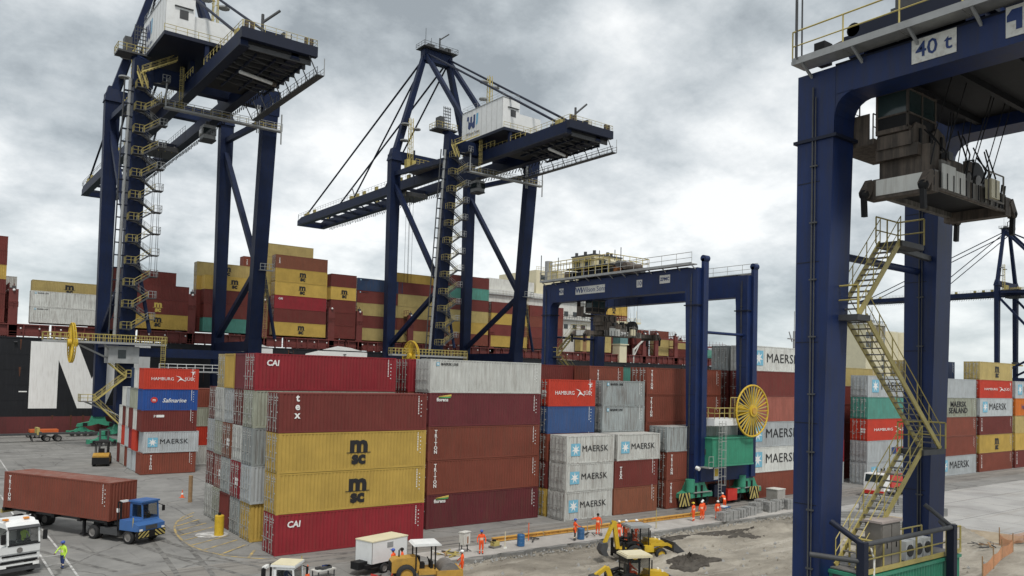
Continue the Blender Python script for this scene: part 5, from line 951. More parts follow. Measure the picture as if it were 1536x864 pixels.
# ------------------------------------------------------------------ far buildings
mat('silo_stain', (.3, .26, .19), .8)
def silo():
    r = thing('silo_building', 'tall cream silo building with dark square windows seen between gantry legs', 'building', (463, 210, 0))
    b = MB(); b.box((-22, -9, 0), (1, 14, 50), 'cream_paint'); b.box((-22.6, -9.6, 50), (1.6, 14.5, 51.2), 'dirty_white'); w = b.obj('wall', r)
    b = MB()
    for i in range(5): b.tube((6+i*9, 0, 0), (6+i*9, 0, 47.5), 4.7, 'cream_paint', 20)
    b.box((1, -2, 46.5), (48, 5, 48.3), 'dirty_white'); b.obj('silo_bins', r)
    wm = MB(); wm.cbox((0, 0, 0), (3.6, .3, 3.6), 'glass_dark'); wm = wm.mesh('window')
    for x in (-20, -15.7):
        for z in (38, 43.5): link('window', wm, w, (x, -9.05, z))
    ws = MB(); ws.cbox((0, 0, 0), (2.2, .3, 2.4), 'glass_dark'); ws = ws.mesh('window')
    for z in (30, 24.5, 19, 13.5): link('window', ws, w, (-2.4, -9.05, z))
    b = MB(); b.tube((-1, -9.2, 0), (-1, -9.2, 49), .4, 'grey_paint', 6); b.obj('drain_pipe', w)
    b = MB()
    for zz in (12, 22, 32, 42): b.box((-22.1, -9.15, zz), (1.1, -9.0, zz+.4), 'dirty_white')
    rn = random.Random(3)
    for k in range(40): xx = rn.uniform(-21, .5); hh = rn.uniform(3, 14); b.box((xx, -9.06, 50-hh), (xx+rn.uniform(.15, .7), -9.02, 50), 'silo_stain')
    struct(b.obj('facade_bands', w), 'stuff')
    b = MB()
    for x in (-18, -13): b.ball((x, -5, 52.6), 2.2, 'black_steel', 10, 6, (1, 1, .8))
    for x, h in ((-6, 62), (-4, 57), (3, 56), (-8, 58)): b.tube((x, -4, 48), (x, -4, h), .18, 'dark_grey', 5)
    b.rail([(-21, -8.5, 51.2), (1, -8.5, 51.2)], 1.5, 'dark_grey', .15, 2.5); b.obj('roof_plant', r)
silo()
def warehouse(x, y, w, d, h, m, lab, rz=0):
    r = thing('warehouse', lab, 'building', (x, y, 0), rz); b = MB(); b.box((0, 0, 0), (w, d, h), m); b.prism([(-.6, h), (d+.6, h), (d/2, h+d*.13)], 'x', -.6, w+.6, 'grey_paint')
    b.obj('wall', r)
    b = MB()
    for i in range(int(w/9)): b.box((3+i*9, -.06, 0), (7.2+i*9, .02, 4.6), 'dark_grey')
    struct(b.obj('loading_door', r), 'stuff')
warehouse(520, 40, 90, 30, 11, 'dirty_white', 'low white warehouse far beyond the right photo edge', .1)
warehouse(640, 130, 120, 40, 13, 'cream_paint', 'low cream warehouse beside the distant quay crane', 0)
# ------------------------------------------------------------------ vehicles (forward +x)
def wheels(r, spots, rad_, w, rim='worn_steel'):
    b = MB(); b.wheel((0, 0, 0), rad_, w, 'y', rim); me = b.mesh('wheel')
    for x, y in spots: link('wheel', me, r, (x, y, rad_))
def terminal_tractor(x, y, rz, label, cm, z=0):
    r = thing('terminal_tractor', label, 'tractor', (x, y, z), rz, 'terminal tractors')
    b = MB()
    for s in (-.42, .42): b.box((-4.7, s-.09, .62), (.95, s+.09, .9), 'dark_grey')
    b.box((-4.6, -.4, .88), (-3.2, .4, 1.2), 'black_steel'); b.box((-3.0, -1.1, .5), (-1.2, -.5, 1.0), 'dark_grey'); b.tube((-2.7, .8, .75), (-1.3, .8, .75), .33, 'worn_steel', 12); b.box((-1.4, -.9, .9), (-.9, .9, 1.5), 'dark_grey'); b.tube((-1.1, -.9, .9), (-1.1, -.9, 3.0), .08, 'black_steel', 8); b.obj('chassis', r)
    wheels(r, [(0, -1.02), (0, 1.02), (-3.8, -1.0), (-3.8, 1.0), (-3.8, -.64), (-3.8, .64)], .52, .3)
    b = MB()     # cab: hood, lower body and pillars
    b.prism([(-.85, 1.0), (1.1, 1.0), (1.12, 1.45), (.55, 1.62), (.5, 1.75), (-.85, 1.75)], 'y', -1.2, 1.2, cm); b.box((-.85, -.32, 1.75), (-.78, 1.18, 2.98), cm)
    for yy in (-.32, 1.1): b.beam((.46, yy+.04, 1.75), (.35, yy+.04, 2.98), .08, .09, cm, (0, 1, 0)); b.box((-.8, yy, 1.75), (-.62, yy+.08, 2.98), cm); b.box((-.8, yy, 1.75), (.44, yy+.08, 1.9), cm); b.box((-.8, yy, 2.82), (.38, yy+.08, 2.98), cm)
    b.box((.36, -.28, 2.84), (.42, 1.14, 2.98), cm); b.box((-.55, .2, 1.7), (-.05, .7, 1.95), 'dark_grey'); b.box((-.65, .2, 1.9), (-.55, .7, 2.55), 'dark_grey'); b.tube((.12, .45, 1.95), (.28, .45, 1.9), .18, 'black_steel', 12)
    b.box((-.95, -.4, 2.98), (.5, 1.24, 3.1), cm); b.box((1.0, -.55, 1.1), (1.14, .5, 1.4), 'dark_grey'); c = b.obj('cab', r)
    b = MB(); b.add([(.49, -.24, 1.78), (.49, 1.1, 1.78), (.385, 1.1, 2.84), (.385, -.24, 2.84)], [(0, 1, 2, 3)], 'cab_glass'); b.obj('windscreen', c)
    for yy in (-.3, 1.16): b = MB(); b.add([(-.62, yy, 1.9), (.43, yy, 1.9), (.36, yy, 2.82), (-.62, yy, 2.82)], [(0, 1, 2, 3)], 'cab_glass'); b.obj('side_window', c)
    b = MB(); hazard(b, (1.14, -1.22, .55), (0, .95, 0), (0, 0, 1), 1, .45, 4, t=.03); hazard(b, (1.14, .28, .55), (0, .95, 0), (0, 0, 1), 1, .45, 4, t=.03, mirror=True); b.box((.9, -1.22, .5), (1.135, 1.23, 1.02), 'black_steel'); b.obj('bumper', r)
    for yy in (-1.0, 1.0): b = MB(); b.cbox((1.17, yy, 1.12), (.06, .24, .14), 'lamp_lens'); b.obj('headlight', r)
    b = MB()
    for yy in (-1.1, .2): b.tube((-1.15, yy, 1.0), (-1.15, yy, 3.0), .06, 'black_steel', 6)
    b.tube((-1.15, -1.1, 3.0), (-1.15, .2, 3.0), .06, 'black_steel', 6); b.box((-1.25, -.9, 2.95), (-1.05, -.3, 3.1), 'lamp_lens'); b.cbox((-1.18, -1.1, 2.4), (.14, .14, .3), 'lamp_lens'); b.tube((.5, -1.15, 1.0), (.55, -1.2, 2.0), .04, 'yellow_rail', 6); b.tube((.4, 1.2, 2.75), (.6, 1.5, 2.6), .03, 'black_steel', 5); b.cbox((.6, 1.5, 2.4), (.08, .22, .42), 'black_steel'); b.obj('rear_frame', r)
    return r
hd = math.atan2(-.876, .482)
terminal_tractor(-6.6, 10.35, hd, 'blue terminal tractor with striped bumper pulling a reddish container', 'tractor_blue')
def chassis_trailer(x, y, rz, label, L=12.3):
    r = thing('chassis_trailer', label, 'trailer', (x, y, 0), rz); b = MB()
    for s in (-.5, .5): b.box((-L, s-.08, 1.15), (0, s+.08, 1.42), 'dark_grey')
    for i in range(5): b.box((-L+.1+i*(L-.5)/4, -1.2, 1.2), (-L+.4+i*(L-.5)/4, 1.2, 1.46), 'black_steel')
    for s in (-1, 1): b.box((-3.2, s*.75-.08, .25), (-3.0, s*.75+.08, 1.2), 'black_steel'); b.box((-3.35, s*.75-.18, .12), (-2.85, s*.75+.18, .25), 'black_steel')
    b.box((-L-.1, -1.2, 1.0), (-L+.1, 1.2, 1.3), 'yellow_rail'); b.obj('frame', r)
    wheels(r, [(q, s) for q in (-L+1.6, -L+2.9) for s in (-1.0, -.66, .66, 1.0)], .5, .3); return r
hx, hy = .482, -.876; fx, fy = -7.55, 12.1
chassis_trailer(fx-.1*hx, fy-.1*hy, hd, 'black chassis trailer carrying the long reddish container')
container(fx+hy*1.22, fy-hx*1.22, 1.48, L40, HC, 'brown', 'triton', 'reddish brown container riding on trailer behind the blue tractor', 'containers on trailers', rz=hd+pi)
# the carried box faces its long side to the camera: flip so lettering reads on that side
o = bpy.data.objects[[k.name for k in bpy.data.objects if k.get('label', '').startswith('reddish brown container riding')][0]]
o.location = (fx-hx*12.192+hy*1.22, fy-hy*12.192-hx*1.22, 1.48); o.rotation_euler = (0, 0, hd)
def truck(x, y, rz):
    r = thing('white_truck', 'white truck cab with black grille bars cropped at left photo edge', 'truck', (x, y, 0), rz)
    b = MB(); b.prism([(-1.9, .95), (.25, .95), (.3, 1.9), (-1.9, 1.9)], 'y', -1.2, 1.2, 'white_paint'); b.prism([(-1.9, 2.96), (.15, 2.96), (.1, 3.05), (-.1, 3.25), (-1.9, 3.25)], 'y', -.72, 1.19, 'white_paint'); b.box((-1.9, -.72, 1.9), (-1.2, 1.19, 2.96), 'white_paint')
    for yy in (-.72, 1.1): b.beam((.26, yy+.045, 1.88), (.12, yy+.045, 2.98), .09, .1, 'white_paint', (0, 1, 0)); b.box((-1.2, yy, 1.9), (-1.05, yy+.09, 2.96), 'white_paint')
    b.box((-.9, .35, 1.85), (-.4, .85, 2.05), 'dark_grey'); b.box((-1.0, .35, 2.0), (-.9, .85, 2.7), 'dark_grey'); b.box((-.9, -.45, 1.85), (-.4, .05, 2.05), 'dark_grey'); b.box((.0, -.6, 1.88), (.24, 1.1, 2.02), 'black_steel'); b.tube((-.2, .6, 2.05), (-.05, .6, 2.0), .2, 'black_steel', 12); b.prism([(-1.7, 3.25), (-.25, 3.25), (-.45, 3.42), (-1.6, 3.42)], 'y', -.6, 1.1, 'white_paint'); b.prism([(.1, 2.98), (.34, 2.9), (.36, 2.96), (.1, 3.08)], 'y', -.68, 1.15, 'dark_grey'); b.box((.29, -1.19, 1.42), (.315, 1.19, 1.45), 'grey_paint'); c = b.obj('cab', r)
    b = MB(); b.add([(.3, -.62, 1.97), (.3, 1.1, 1.97), (.15, 1.07, 2.95), (.15, -.6, 2.95)], [(0, 1, 2, 3)], 'cab_glass'); b.box((.29, -.7, 1.9), (.33, 1.18, 1.97), 'black_steel'); b.tube((.32, .2, 1.95), (.22, .7, 2.5), .012, 'black_steel', 4); b.tube((.32, -.5, 1.95), (.22, 0, 2.5), .012, 'black_steel', 4); b.obj('windscreen', c)
    b = MB()
    for yy in (-.69, 1.15): b.add([(-1.1, yy, 1.9), (.2, yy, 1.9), (.08, yy, 2.95), (-1.1, yy, 2.95)], [(0, 1, 2, 3)], 'cab_glass')
    b.obj('side_window', c)
    b = MB()
    for i in range(4): b.box((.24, -1.05, .55+i*.17), (.36, 1.05, .65+i*.17), 'black_steel' if i % 2 == 0 else 'white_paint')
    b.box((.2, -1.2, .35), (.42, 1.2, .56), 'dark_grey'); b.box((.29, -1.0, 1.25), (.33, 1.0, 1.36), 'black_steel'); b.obj('grille', c)
    flat('round_badge', [(.17*cos(i*pi/8), .17*sin(i*pi/8)) for i in range(16)], 'worn_steel', c, (.32, 0, 1.62), (pi/2, 0, pi/2))
    for yy in (-.95, .95): b = MB(); b.cbox((.38, yy, .72), (.06, .35, .2), 'lamp_lens'); b.obj('headlight', c)
    b = MB(); b.tube((.15, 1.2, 2.9), (.35, 1.45, 2.8), .03, 'black_steel', 5); b.cbox((.35, 1.45, 2.4), (.1, .24, .6), 'black_steel'); b.tube((.15, -.7, 2.9), (.35, -.98, 2.8), .03, 'black_steel', 5); b.cbox((.35, -.98, 2.4), (.1, .24, .6), 'black_steel')
    for yy in (-.6, .6): b.box((-.5, yy-.15, 3.42), (-.3, yy+.15, 3.52), 'tail_amber')
    b.obj('mirror', c)
    b = MB(); b.box((-9, -.5, .8), (-.4, .5, 1.1), 'dark_grey'); b.box((-9, -1.22, 1.15), (-2.3, 1.22, 1.32), 'timber')
    for i in range(6): b.box((-8.8+i*1.1, -1.22, 1.32), (-8.7+i*1.1, 1.22, 1.45), 'timber')
    b.obj('flat_bed', r); wheels(r, [(-.6, -1.03), (-.6, 1.03), (-6.8, -1), (-6.8, 1), (-8, -1), (-8, 1)], .52, .32)
truck(-15.2, 3.7, math.atan2(-.95, .3))
tw = terminal_tractor(-4.4, -13.3, math.atan2(-.8, .6)+.2, 'white terminal tractor with cream roof cropped at bottom photo edge', 'white_paint'); tw.scale = (.92, .92, .92)
b = MB(); b.box((-.93, -.38, 3.1), (.48, 1.22, 3.13), 'cream_paint'); b.obj('roof_panel', tw)
def box_trailer(x, y, rz):
    r = thing('box_trailer', 'white box trailer parked beside the crimson container', 'trailer', (x, y, 0), rz); r.scale = (.76, .76, .78); b = MB(); b.box((-2.1, -1.05, .95), (2.1, 1.05, 2.75), 'white_paint'); b.box((-2.14, -1.09, 2.75), (2.14, 1.09, 2.84), 'cream_paint')
    for xx in (-2.1, 2.05): 
        for yy in (-1.07, 1.03): b.box((xx, yy, .95), (xx+.05, yy+.05, 2.75), 'galvanised')
    c = b.obj('body', r); b = MB(); b.box((-.35, -1.075, 2.1), (.35, -1.05, 2.55), 'grey_paint'); b.obj('vent_plate', c)
    b = MB(); b.box((-2.6, -.9, .6), (2.3, .9, .92), 'black_steel'); b.box((-3.1, -.5, .55), (-2.1, .5, 1.15), 'black_steel'); b.beam((2.2, 0, .7), (3.6, 0, .5), .14, .14, 'black_steel'); b.obj('frame', r); wheels(r, [(-.6, -.95), (-.6, .95), (.6, -.95), (.6, .95)], .42, .26)
box_trailer(4.75, -6.6, .26)
def roller(x, y, rz):
    r = thing('vibratory_roller', 'ochre vibratory roller with white canopy at bottom photo edge', 'road roller', (x, y, -.02), rz); r.scale = (.8, .8, .8)
    b = MB(); b.prism([(-2.6, .9), (-2.6, 1.75), (-2.4, 1.95), (-.6, 2.05), (-.4, 1.6), (-.4, .8)], 'y', -.62, .62, 'ochre_paint'); b.box((-2.66, -.55, .95), (-2.58, .55, 1.7), 'black_steel'); b.tube((-1.9, .2, 1.9), (-1.9, .2, 2.5), .06, 'black_steel', 7); b.tube((-1.5, .62, 1.45), (-1.5, .66, 1.45), .3, 'black_steel', 12); b.obj('engine_hood', r)
    b = MB(); b.box((-.5, -.95, .7), (.9, .95, 1.05), 'ochre_paint'); b.box((-.3, -.3, 1.05), (.1, .3, 1.5), 'black_steel'); b.box((-.42, -.3, 1.4), (-.28, .3, 2.0), 'black_steel'); b.tube((.6, 0, 1.0), (.45, 0, 1.75), .06, 'black_steel', 6); b.tube((.35, -.2, 1.85), (.4, .2, 1.85), .05, 'black_steel', 6); b.box((.55, -.4, 1.05), (.75, .4, 1.6), 'black_steel'); b.obj('operator_station', r)
    b = MB(); b.prism([(-.95, 2.95), (1.2, 2.95), (1.3, 3.0), (1.1, 3.14), (-.85, 3.14), (-1.0, 3.0)], 'y', -1.0, 1.0, 'white_paint')
    for xx in (-.7, .85):
        for yy in (-.7, .7): b.box((xx-.05, yy-.05, 1.0), (xx+.05, yy+.05, 2.96), 'black_steel')
    b.obj('canopy', r)
    b = MB(); n = 28; b.tube((2.0, -1.0, .78), (2.0, 1.0, .78), .78, 'worn_steel', n); b.obj('drum', r)
    b = MB()
    for s in (-1, 1): b.box((.9, s*1.12-.08, .45), (3.0, s*1.12+.08, 1.0), 'ochre_paint')
    b.box((.9, -1.15, .5), (1.1, 1.15, 1.0), 'ochre_paint'); b.box((2.85, -1.15, .5), (3.05, 1.15, 1.0), 'ochre_paint'); b.obj('drum_frame', r)
    wheels(r, [(-1.5, -.9), (-1.5, .9)], .78, .5, 'ochre_paint')
roller(5.65, -10.45, -.32)
def backhoe(x, y, rz, label, roof, bucket_high=.2, parked=False):
    Yp = 'yellow_paint'
    r = thing('backhoe_loader', label, 'backhoe', (x, y, -.36), rz, 'backhoe loaders at work'); r.scale = (.88, .88, .9); fold = .62 if parked else 1
    b = MB(); b.box((-1.9, -.5, .65), (2.2, .5, 1.05), Yp); b.prism([(.75, 1.0), (.75, 1.75), (2.1, 1.6), (2.35, 1.45), (2.35, 1.0)], 'y', -.48, .48, Yp); b.box((2.34, -.4, 1.05), (2.4, .4, 1.42), 'black_steel'); b.tube((1.4, .3, 1.6), (1.4, .3, 2.3), .05, 'black_steel', 7); b.box((.2, -.9, .75), (1.1, -.5, 1.3), Yp); b.box((.2, .5, .75), (1.1, .9, 1.3), Yp); b.obj('body', r)
    b = MB(); b.box((-1.0, -.8, 1.05), (.7, .8, 1.2), 'black_steel')
    for px, py in ((-1.0, -.78), (-1.0, .72), (.62, -.78), (.62, .72), (-.2, -.8), (-.2, .74)): b.box((px, py, 1.2), (px+.08, py+.06, 2.75), 'black_steel')
    b.box((-1.15, -.88, 2.75), (.85, .88, 2.9), roof); b.box((-1.05, -.82, 2.9), (.75, .82, 2.96), roof); b.box((-.75, -.3, 1.2), (-.3, .3, 1.6), 'dark_grey'); b.box((-.85, -.3, 1.5), (-.72, .3, 2.2), 'dark_grey'); c = b.obj('cab', r)
    for pts in ([(-.94, -.79, 1.6), (.62, -.79, 1.6), (.62, -.79, 2.72), (-.94, -.79, 2.72)], [(-.94, .79, 1.6), (.62, .79, 1.6), (.62, .79, 2.72), (-.94, .79, 2.72)], [(.69, -.7, 1.75), (.69, .7, 1.75), (.69, .7, 2.72), (.69, -.7, 2.72)], [(-1.01, -.7, 1.4), (-1.01, .7, 1.4), (-1.01, .7, 2.72), (-1.01, -.7, 2.72)]):
        b = MB(); b.add(pts, [(0, 1, 2, 3)], 'cab_glass'); b.obj('window', c)
    for s in (-1, 1): b = MB(); b.prism([(-1.6, 1.25), (-1.5, 1.6), (-.9, 1.75), (-.2, 1.6), (.05, 1.25), (-.1, 1.25), (-.3, 1.5), (-.9, 1.62), (-1.4, 1.5)], 'y', s*.98-.22, s*.98+.22, 'black_steel'); b.obj('mudguard', r)
    wheels(r, [(-.85, -.98), (-.85, .98)], .74, .48, Yp); b = MB(); b.wheel((0, 0, 0), .52, .36, 'y', Yp); me = b.mesh('wheel')
    for s in (-.92, .92): link('wheel', me, r, (1.75, s, .52))
    b = MB()
    for s in (-.75, .75): b.beam((.8, s, 1.35), (2.5, s, .75+bucket_high), .14, .24, Yp); b.beam((2.45, s, .78+bucket_high), (3.0, s, .5+bucket_high), .14, .22, Yp); b.tube((1.0, s, 1.0), (2.2, s, .8+bucket_high), .06, 'worn_steel', 6)
    b.tube((1.9, -.35, 1.6), (1.9, -.35, 1.75), .09, 'lamp_lens', 8); b.tube((1.9, .35, 1.6), (1.9, .35, 1.75), .09, 'lamp_lens', 8); b.obj('loader_arm', r)
    b = MB(); z = bucket_high; b.prism([(2.9, .95+z), (3.05, .95+z), (3.0, .3+z), (3.3, .12+z), (3.95, .2+z), (3.95, .14+z), (3.25, .02+z), (2.9, .22+z)], 'y', -1.15, 1.15, 'dark_grey' if not parked else 'worn_steel')
    for s in (-1.15, 1.11): b.prism([(2.95, .95+z), (3.0, .2+z), (3.3, .06+z), (3.95, .18+z)], 'y', s, s+.04, 'dark_grey' if not parked else 'worn_steel')
    b.obj('bucket', r)
    b = MB(); b.beam((-1.9, 0, 1.0), (-2.3, 0, 3.25*fold), .28, .34, Yp); b.obj('boom', r); b = MB(); b.beam((-2.3, 0, 3.3*fold), (-3.15, 0, 1.5), .24, .3, Yp, (0, 1, 0)); b.tube((-2.15, 0, 2.2*fold), (-2.6, 0, 3.2*fold), .07, 'worn_steel', 6); b.obj('dipper', r)
    b = MB(); b.prism([(-3.05, 1.6), (-3.5, 1.5), (-3.7, 1.0), (-3.4, .55), (-2.9, .5), (-3.1, .9), (-3.0, 1.3)], 'y', -.4, .4, 'dark_grey'); b.obj('digging_bucket', r)
    b = MB(); b.box((-2.0, -1.1, .5), (-1.75, 1.1, .95), 'black_steel')
    for s in (-1, 1): b.box((-1.98, s*1.05-.1, .2), (-1.8, s*1.05+.1, 1.7), 'black_steel')
    b.obj('stabiliser', r)
backhoe(23.3, -12.3, -.3, 'yellow backhoe loader working on the dirt with raised digging arm', 'grey_paint', .55)
backhoe(16.0, -19.2, -.35, 'backhoe loader with cream roof cropped at bottom photo edge', 'cream_paint', .2, True)
def dump_truck(x, y, rz):
    r = thing('dump_truck', 'red dump truck behind the concrete blocks under the gantry stairs', 'truck', (x, y, 0), rz); b = MB()
    b.prism([(-4.6, 1.1), (-4.6, 2.6), (.1, 2.6), (.1, 1.1)], 'y', -1.2, 1.2, 'red_paint')
    for i in range(12): b.box((-4.5+i*.39, -1.26, 1.2), (-4.38+i*.39, -1.2, 2.5), 'red_paint')
    b.box((-4.5, -1.1, 2.55), (0, 1.1, 2.64), 'worn_steel'); b.obj('tipper_body', r)
    b = MB(); b.prism([(.5, .8), (2.3, .8), (2.35, 1.8), (2.1, 2.8), (.5, 2.8)], 'y', -1.15, 1.15, 'white_paint'); c = b.obj('cab', r); b = MB(); b.add([(2.37, -1, 1.85), (2.37, 1, 1.85), (2.14, 1, 2.7), (2.14, -1, 2.7)], [(0, 1, 2, 3)], 'glass_dark'); b.add([(.8, -1.16, 1.8), (2.1, -1.16, 1.8), (1.95, -1.16, 2.65), (.8, -1.16, 2.65)], [(0, 1, 2, 3)], 'glass_dark'); b.obj('window', c)
    b = MB(); b.box((-4.6, -.5, .7), (2.2, .5, 1.1), 'dark_grey'); b.box((2.2, -1.15, .45), (2.45, 1.15, .85), 'red_paint'); b.obj('chassis', r); wheels(r, [(1.5, -1), (1.5, 1), (-2.6, -1), (-2.6, 1), (-3.8, -1), (-3.8, 1)], .5, .32)
dump_truck(72.2, -5.2, pi+.12)
def forklift(x, y, rz):
    r = thing('forklift', 'yellow and black forklift standing beside the royal blue container stack', 'forklift', (x, y, 0), rz); b = MB(); b.prism([(-2.6, .35), (-2.7, 1.4), (-1.6, 1.7), (-.2, 1.5), (1.4, 1.2), (1.4, .45)], 'y', -.95, .95, 'ochre_paint'); b.box((-2.75, -1, .3), (-2.2, 1, 1.2), 'black_steel'); b.obj('body', r)
    b = MB()
    for px in (-1.5, .5):
        for s in (-.75, .75): b.box((px-.05, s-.05, 1.4), (px+.05, s+.05, 3.0), 'black_steel')
    b.box((-1.7, -.9, 3.0), (.7, .9, 3.1), 'black_steel'); b.box((-1.3, -.3, 1.5), (-.7, .3, 2.2), 'black_steel'); b.obj('guard', r)
    b = MB()
    for s in (-.5, .5): b.box((1.5, s-.12, .2), (1.75, s+.12, 4.6), 'dark_grey')
    for z in (1.2, 3.0, 4.4): b.box((1.55, -.5, z), (1.7, .5, z+.2), 'dark_grey')
    b.box((1.75, -.9, .3), (1.85, .9, 1.4), 'black_steel'); b.obj('mast', r)
    b = MB()
    for s in (-.5, .5): b.box((1.85, s-.09, .2), (3.2, s+.09, .27), 'worn_steel')
    b.obj('fork', r); wheels(r, [(1.0, -.85), (1.0, .85), (-1.9, -.8), (-1.9, .8)], .55, .4)
forklift(0.0, 63.2, pi/2-.25)
def quay_trailer(x, y, rz, lab):
    r = thing('skeletal_trailer', lab, 'trailer', (x, y, 0), rz, 'empty trailers parked on the quay'); b = MB(); b.box((-6, -.5, 1.15), (6, .5, 1.45), 'dark_grey'); b.box((-6.1, -1.2, 1.2), (-5.7, 1.2, 2.4), 'yellow_rail'); b.box((5.4, -1.2, 1.2), (5.8, 1.2, 1.7), 'dark_grey')
    for s in (-.7, .7): b.beam((4.2, s, 1.2), (4.6, s, .1), .12, .12, 'black_steel')
    b.obj('frame', r); wheels(r, [(q, s) for q in (-4.6, -2.9) for s in (-1, 1)], .55, .35)
quay_trailer(2.6, 101.8, .05, 'empty skeletal trailer with yellow end frame before the ship hull'); quay_trailer(-8.6, 100.8, .05, 'empty skeletal trailer cropped by the left photo edge')
mat('red_orange', (.55, .12, .03), .5)
def flat_trailer(x, y):
    r = thing('flat_trailer', 'low orange flat trailer standing against the ship hull', 'trailer', (x, y, 0)); b = MB(); b.box((-2.0, -1.2, 1.0), (2.4, 1.2, 1.5), 'red_orange'); b.obj('bed', r); b = MB(); b.box((-1.8, -1, .5), (2.2, 1, 1), 'black_steel'); b.obj('frame', r); wheels(r, [(-1.6, -1), (-2, 1), (-.9, -1), (-.9, 1)], .45, .3); b = MB(); b.box((.4, -1.22, .5), (2.2, -1.0, .95), 'white_paint'); b.obj('locker', r)
flat_trailer(-1.6, 109.6)
# ------------------------------------------------------------------ people (skinned skeleton -> one continuous body)
def person(x, y, rz, label, z=0, arms=((.0, .25, -.1), (.0, .25, -.1)), walk=0., cloth='hi_vis', legs=None, hat='helmet_white', band='reflective', bend=0., group='workers in orange overalls', sit=False):
    """arms: per side (forward, out, lift) offsets of the hand relative to hanging"""
    r = thing('person', label, 'person', (x, y, z), rz, group)
    vs, es, rad_, kind = [], [], [], []
    def add(p, ra, par=None, k='cloth'):
        vs.append(p); rad_.append(ra); kind.append(k)
        if par is not None: es.append((par, len(vs)-1))
        return len(vs)-1
    f = bend
    pel = add((0, 0, .95), .135); wa = add((.0+f*.1, 0, 1.12), .125, pel); ch = add((.02+f*.3, 0, 1.33-f*.05), .15, wa); nk0 = add((.01+f*.42, 0, 1.47-f*.1), .085, ch); nk = add((.02+f*.47, 0, 1.545-f*.12), .052, nk0, 'skin'); hd_ = add((.035+f*.52, 0, 1.62-f*.13), .088, nk, 'skin'); add((.03+f*.54, 0, 1.72-f*.13), .085, hd_, 'skin')
    for s, (fw, out, lift) in ((-1, arms[0]), (1, arms[1])):
        sx = .01+f*.36; sh = add((sx, s*.18, 1.42-f*.1), .072, ch)
        hx_, hy_, hz_ = sx+.06+fw, s*(.2+out*.5), .82+lift
        ex, ey, ez = (sx+hx_)/2-.07+.05*(fw > .2), s*(.22+out*.45), (1.42+hz_)/2+(-.02 if lift < .3 else -.08)
        el_ = add((ex, ey, ez), .05, sh); wr = add((hx_, hy_, hz_), .036, el_)
        d = (V((hx_, hy_, hz_))-V((ex, ey, ez))).normalized(); pal = add(tuple(V((hx_, hy_, hz_))+d*.075), .034, wr, 'skin'); base = V(vs[pal])
        sd = d.cross(V((0, 1, 0))); sd = sd.normalized() if sd.length > .1 else V((1, 0, 0))
        for k in range(4):
            q = base+sd*(-.03+.02*k)+d*.035; a = add(tuple(q), .010, pal, 'skin'); add(tuple(q+d*(.04+.008*(k in (1, 2)))+V((0, -s*.014, 0))), .008, a, 'skin')
        a = add(tuple(base-sd*.04-d*.01+V((0, -s*.012, 0))), .011, pal, 'skin'); add(tuple(base-sd*.055+d*.03+V((0, -s*.02, 0))), .009, a, 'skin')
    for s in (-1, 1):
        w = walk*s; hp = add((0, s*.09, .88), .105, pel); kn = add((.44, s*.12, .93) if sit else (.03+w*.5, s*.105, .5), .072, hp, 'leg'); an = add((.46, s*.12, .55) if sit else (w-.02, s*.11, .11), .052, kn, 'leg'); add((.58, s*.12, .48) if sit else (w+.12, s*.12, .04), .04, an, 'boot')
    me = bpy.data.meshes.new('body'); me.from_pydata(vs, es, []); o = bpy.data.objects.new('body', me); COL.objects.link(o)
    md = o.modifiers.new('skin', 'SKIN'); md.use_smooth_shade = True; sd_ = o.modifiers.new('sub', 'SUBSURF'); sd_.levels = 1; sd_.render_levels = 1
    sv = me.skin_vertices[0].data
    for i, ra in enumerate(rad_): sv[i].radius = (ra, ra*(1.15 if i in (2,) else 1)); 
    sv[0].use_root = True
    dg = bpy.context.evaluated_depsgraph_get(); bm_ = bpy.data.meshes.new_from_object(o.evaluated_get(dg)); bpy.data.objects.remove(o)
    ms = [cloth, 'skin', legs or cloth, 'boot', band]; bm_.materials.clear()
    for m in ms: bm_.materials.append(MATS[m])
    KI = {'cloth': 0, 'skin': 1, 'leg': 2, 'boot': 3}; P = [V(v) for v in vs]
    for p in bm_.polygons:
        c = p.center; j = min(range(len(P)), key=lambda i: (P[i]-c).length-rad_[i]*.9); k = KI[kind[j]]
        if k == 0 and (1.1 < c.z < 1.17 and abs(c.y) < .17): k = 4
        if k == 2 and (.26 < c.z < .33): k = 4
        if k == 0 and c.z < .9 and abs(c.y) < .16 and legs: k = 2
        p.material_index = k; p.use_smooth = True
    link('body', bm_, r)
    hxx = .035+f*.53; hz0 = 1.66-f*.13
    b = MB()
    if hat:
        b.ball((hxx, 0, hz0+.045), .125, hat, 12, 8, (1.1, .95, .85)); b.box((hxx+.03, -.08, hz0+.03), (hxx+.19, .08, hz0+.05), hat); b.obj('hard_hat' if hat.startswith('helmet') else 'cap', r)
    b = MB(); b.ball((hxx+.095, 0, hz0-.045), .016, 'skin', 6, 5, (1.3, .8, 1.2))
    for s in (-.033, .033): b.ball((hxx+.082, s, hz0-.015), .012, 'hair', 6, 5)
    b.box((hxx+.08, -.025, hz0-.09), (hxx+.088, .025, hz0-.08), 'hair')
    for s in (-.09, .09): b.ball((hxx, s, hz0-.03), .022, 'skin', 6, 5, (.8, .4, 1.2))
    struct(b.obj('face', r), 'stuff')
    return r
A0 = ((.05, .15, 0), (.05, .15, 0))
person(9.0, -10.0, 2.4, 'worker in orange overalls and white helmet at bottom photo edge', -.3, arms=((.25, .1, .25), (.1, .15, .0)))
person(13.2, -6.2, -2.1, 'worker in orange overalls standing beside the white electric box', 0, arms=((.12, .2, .12), (.12, .2, .12)), hat='helmet_blue')
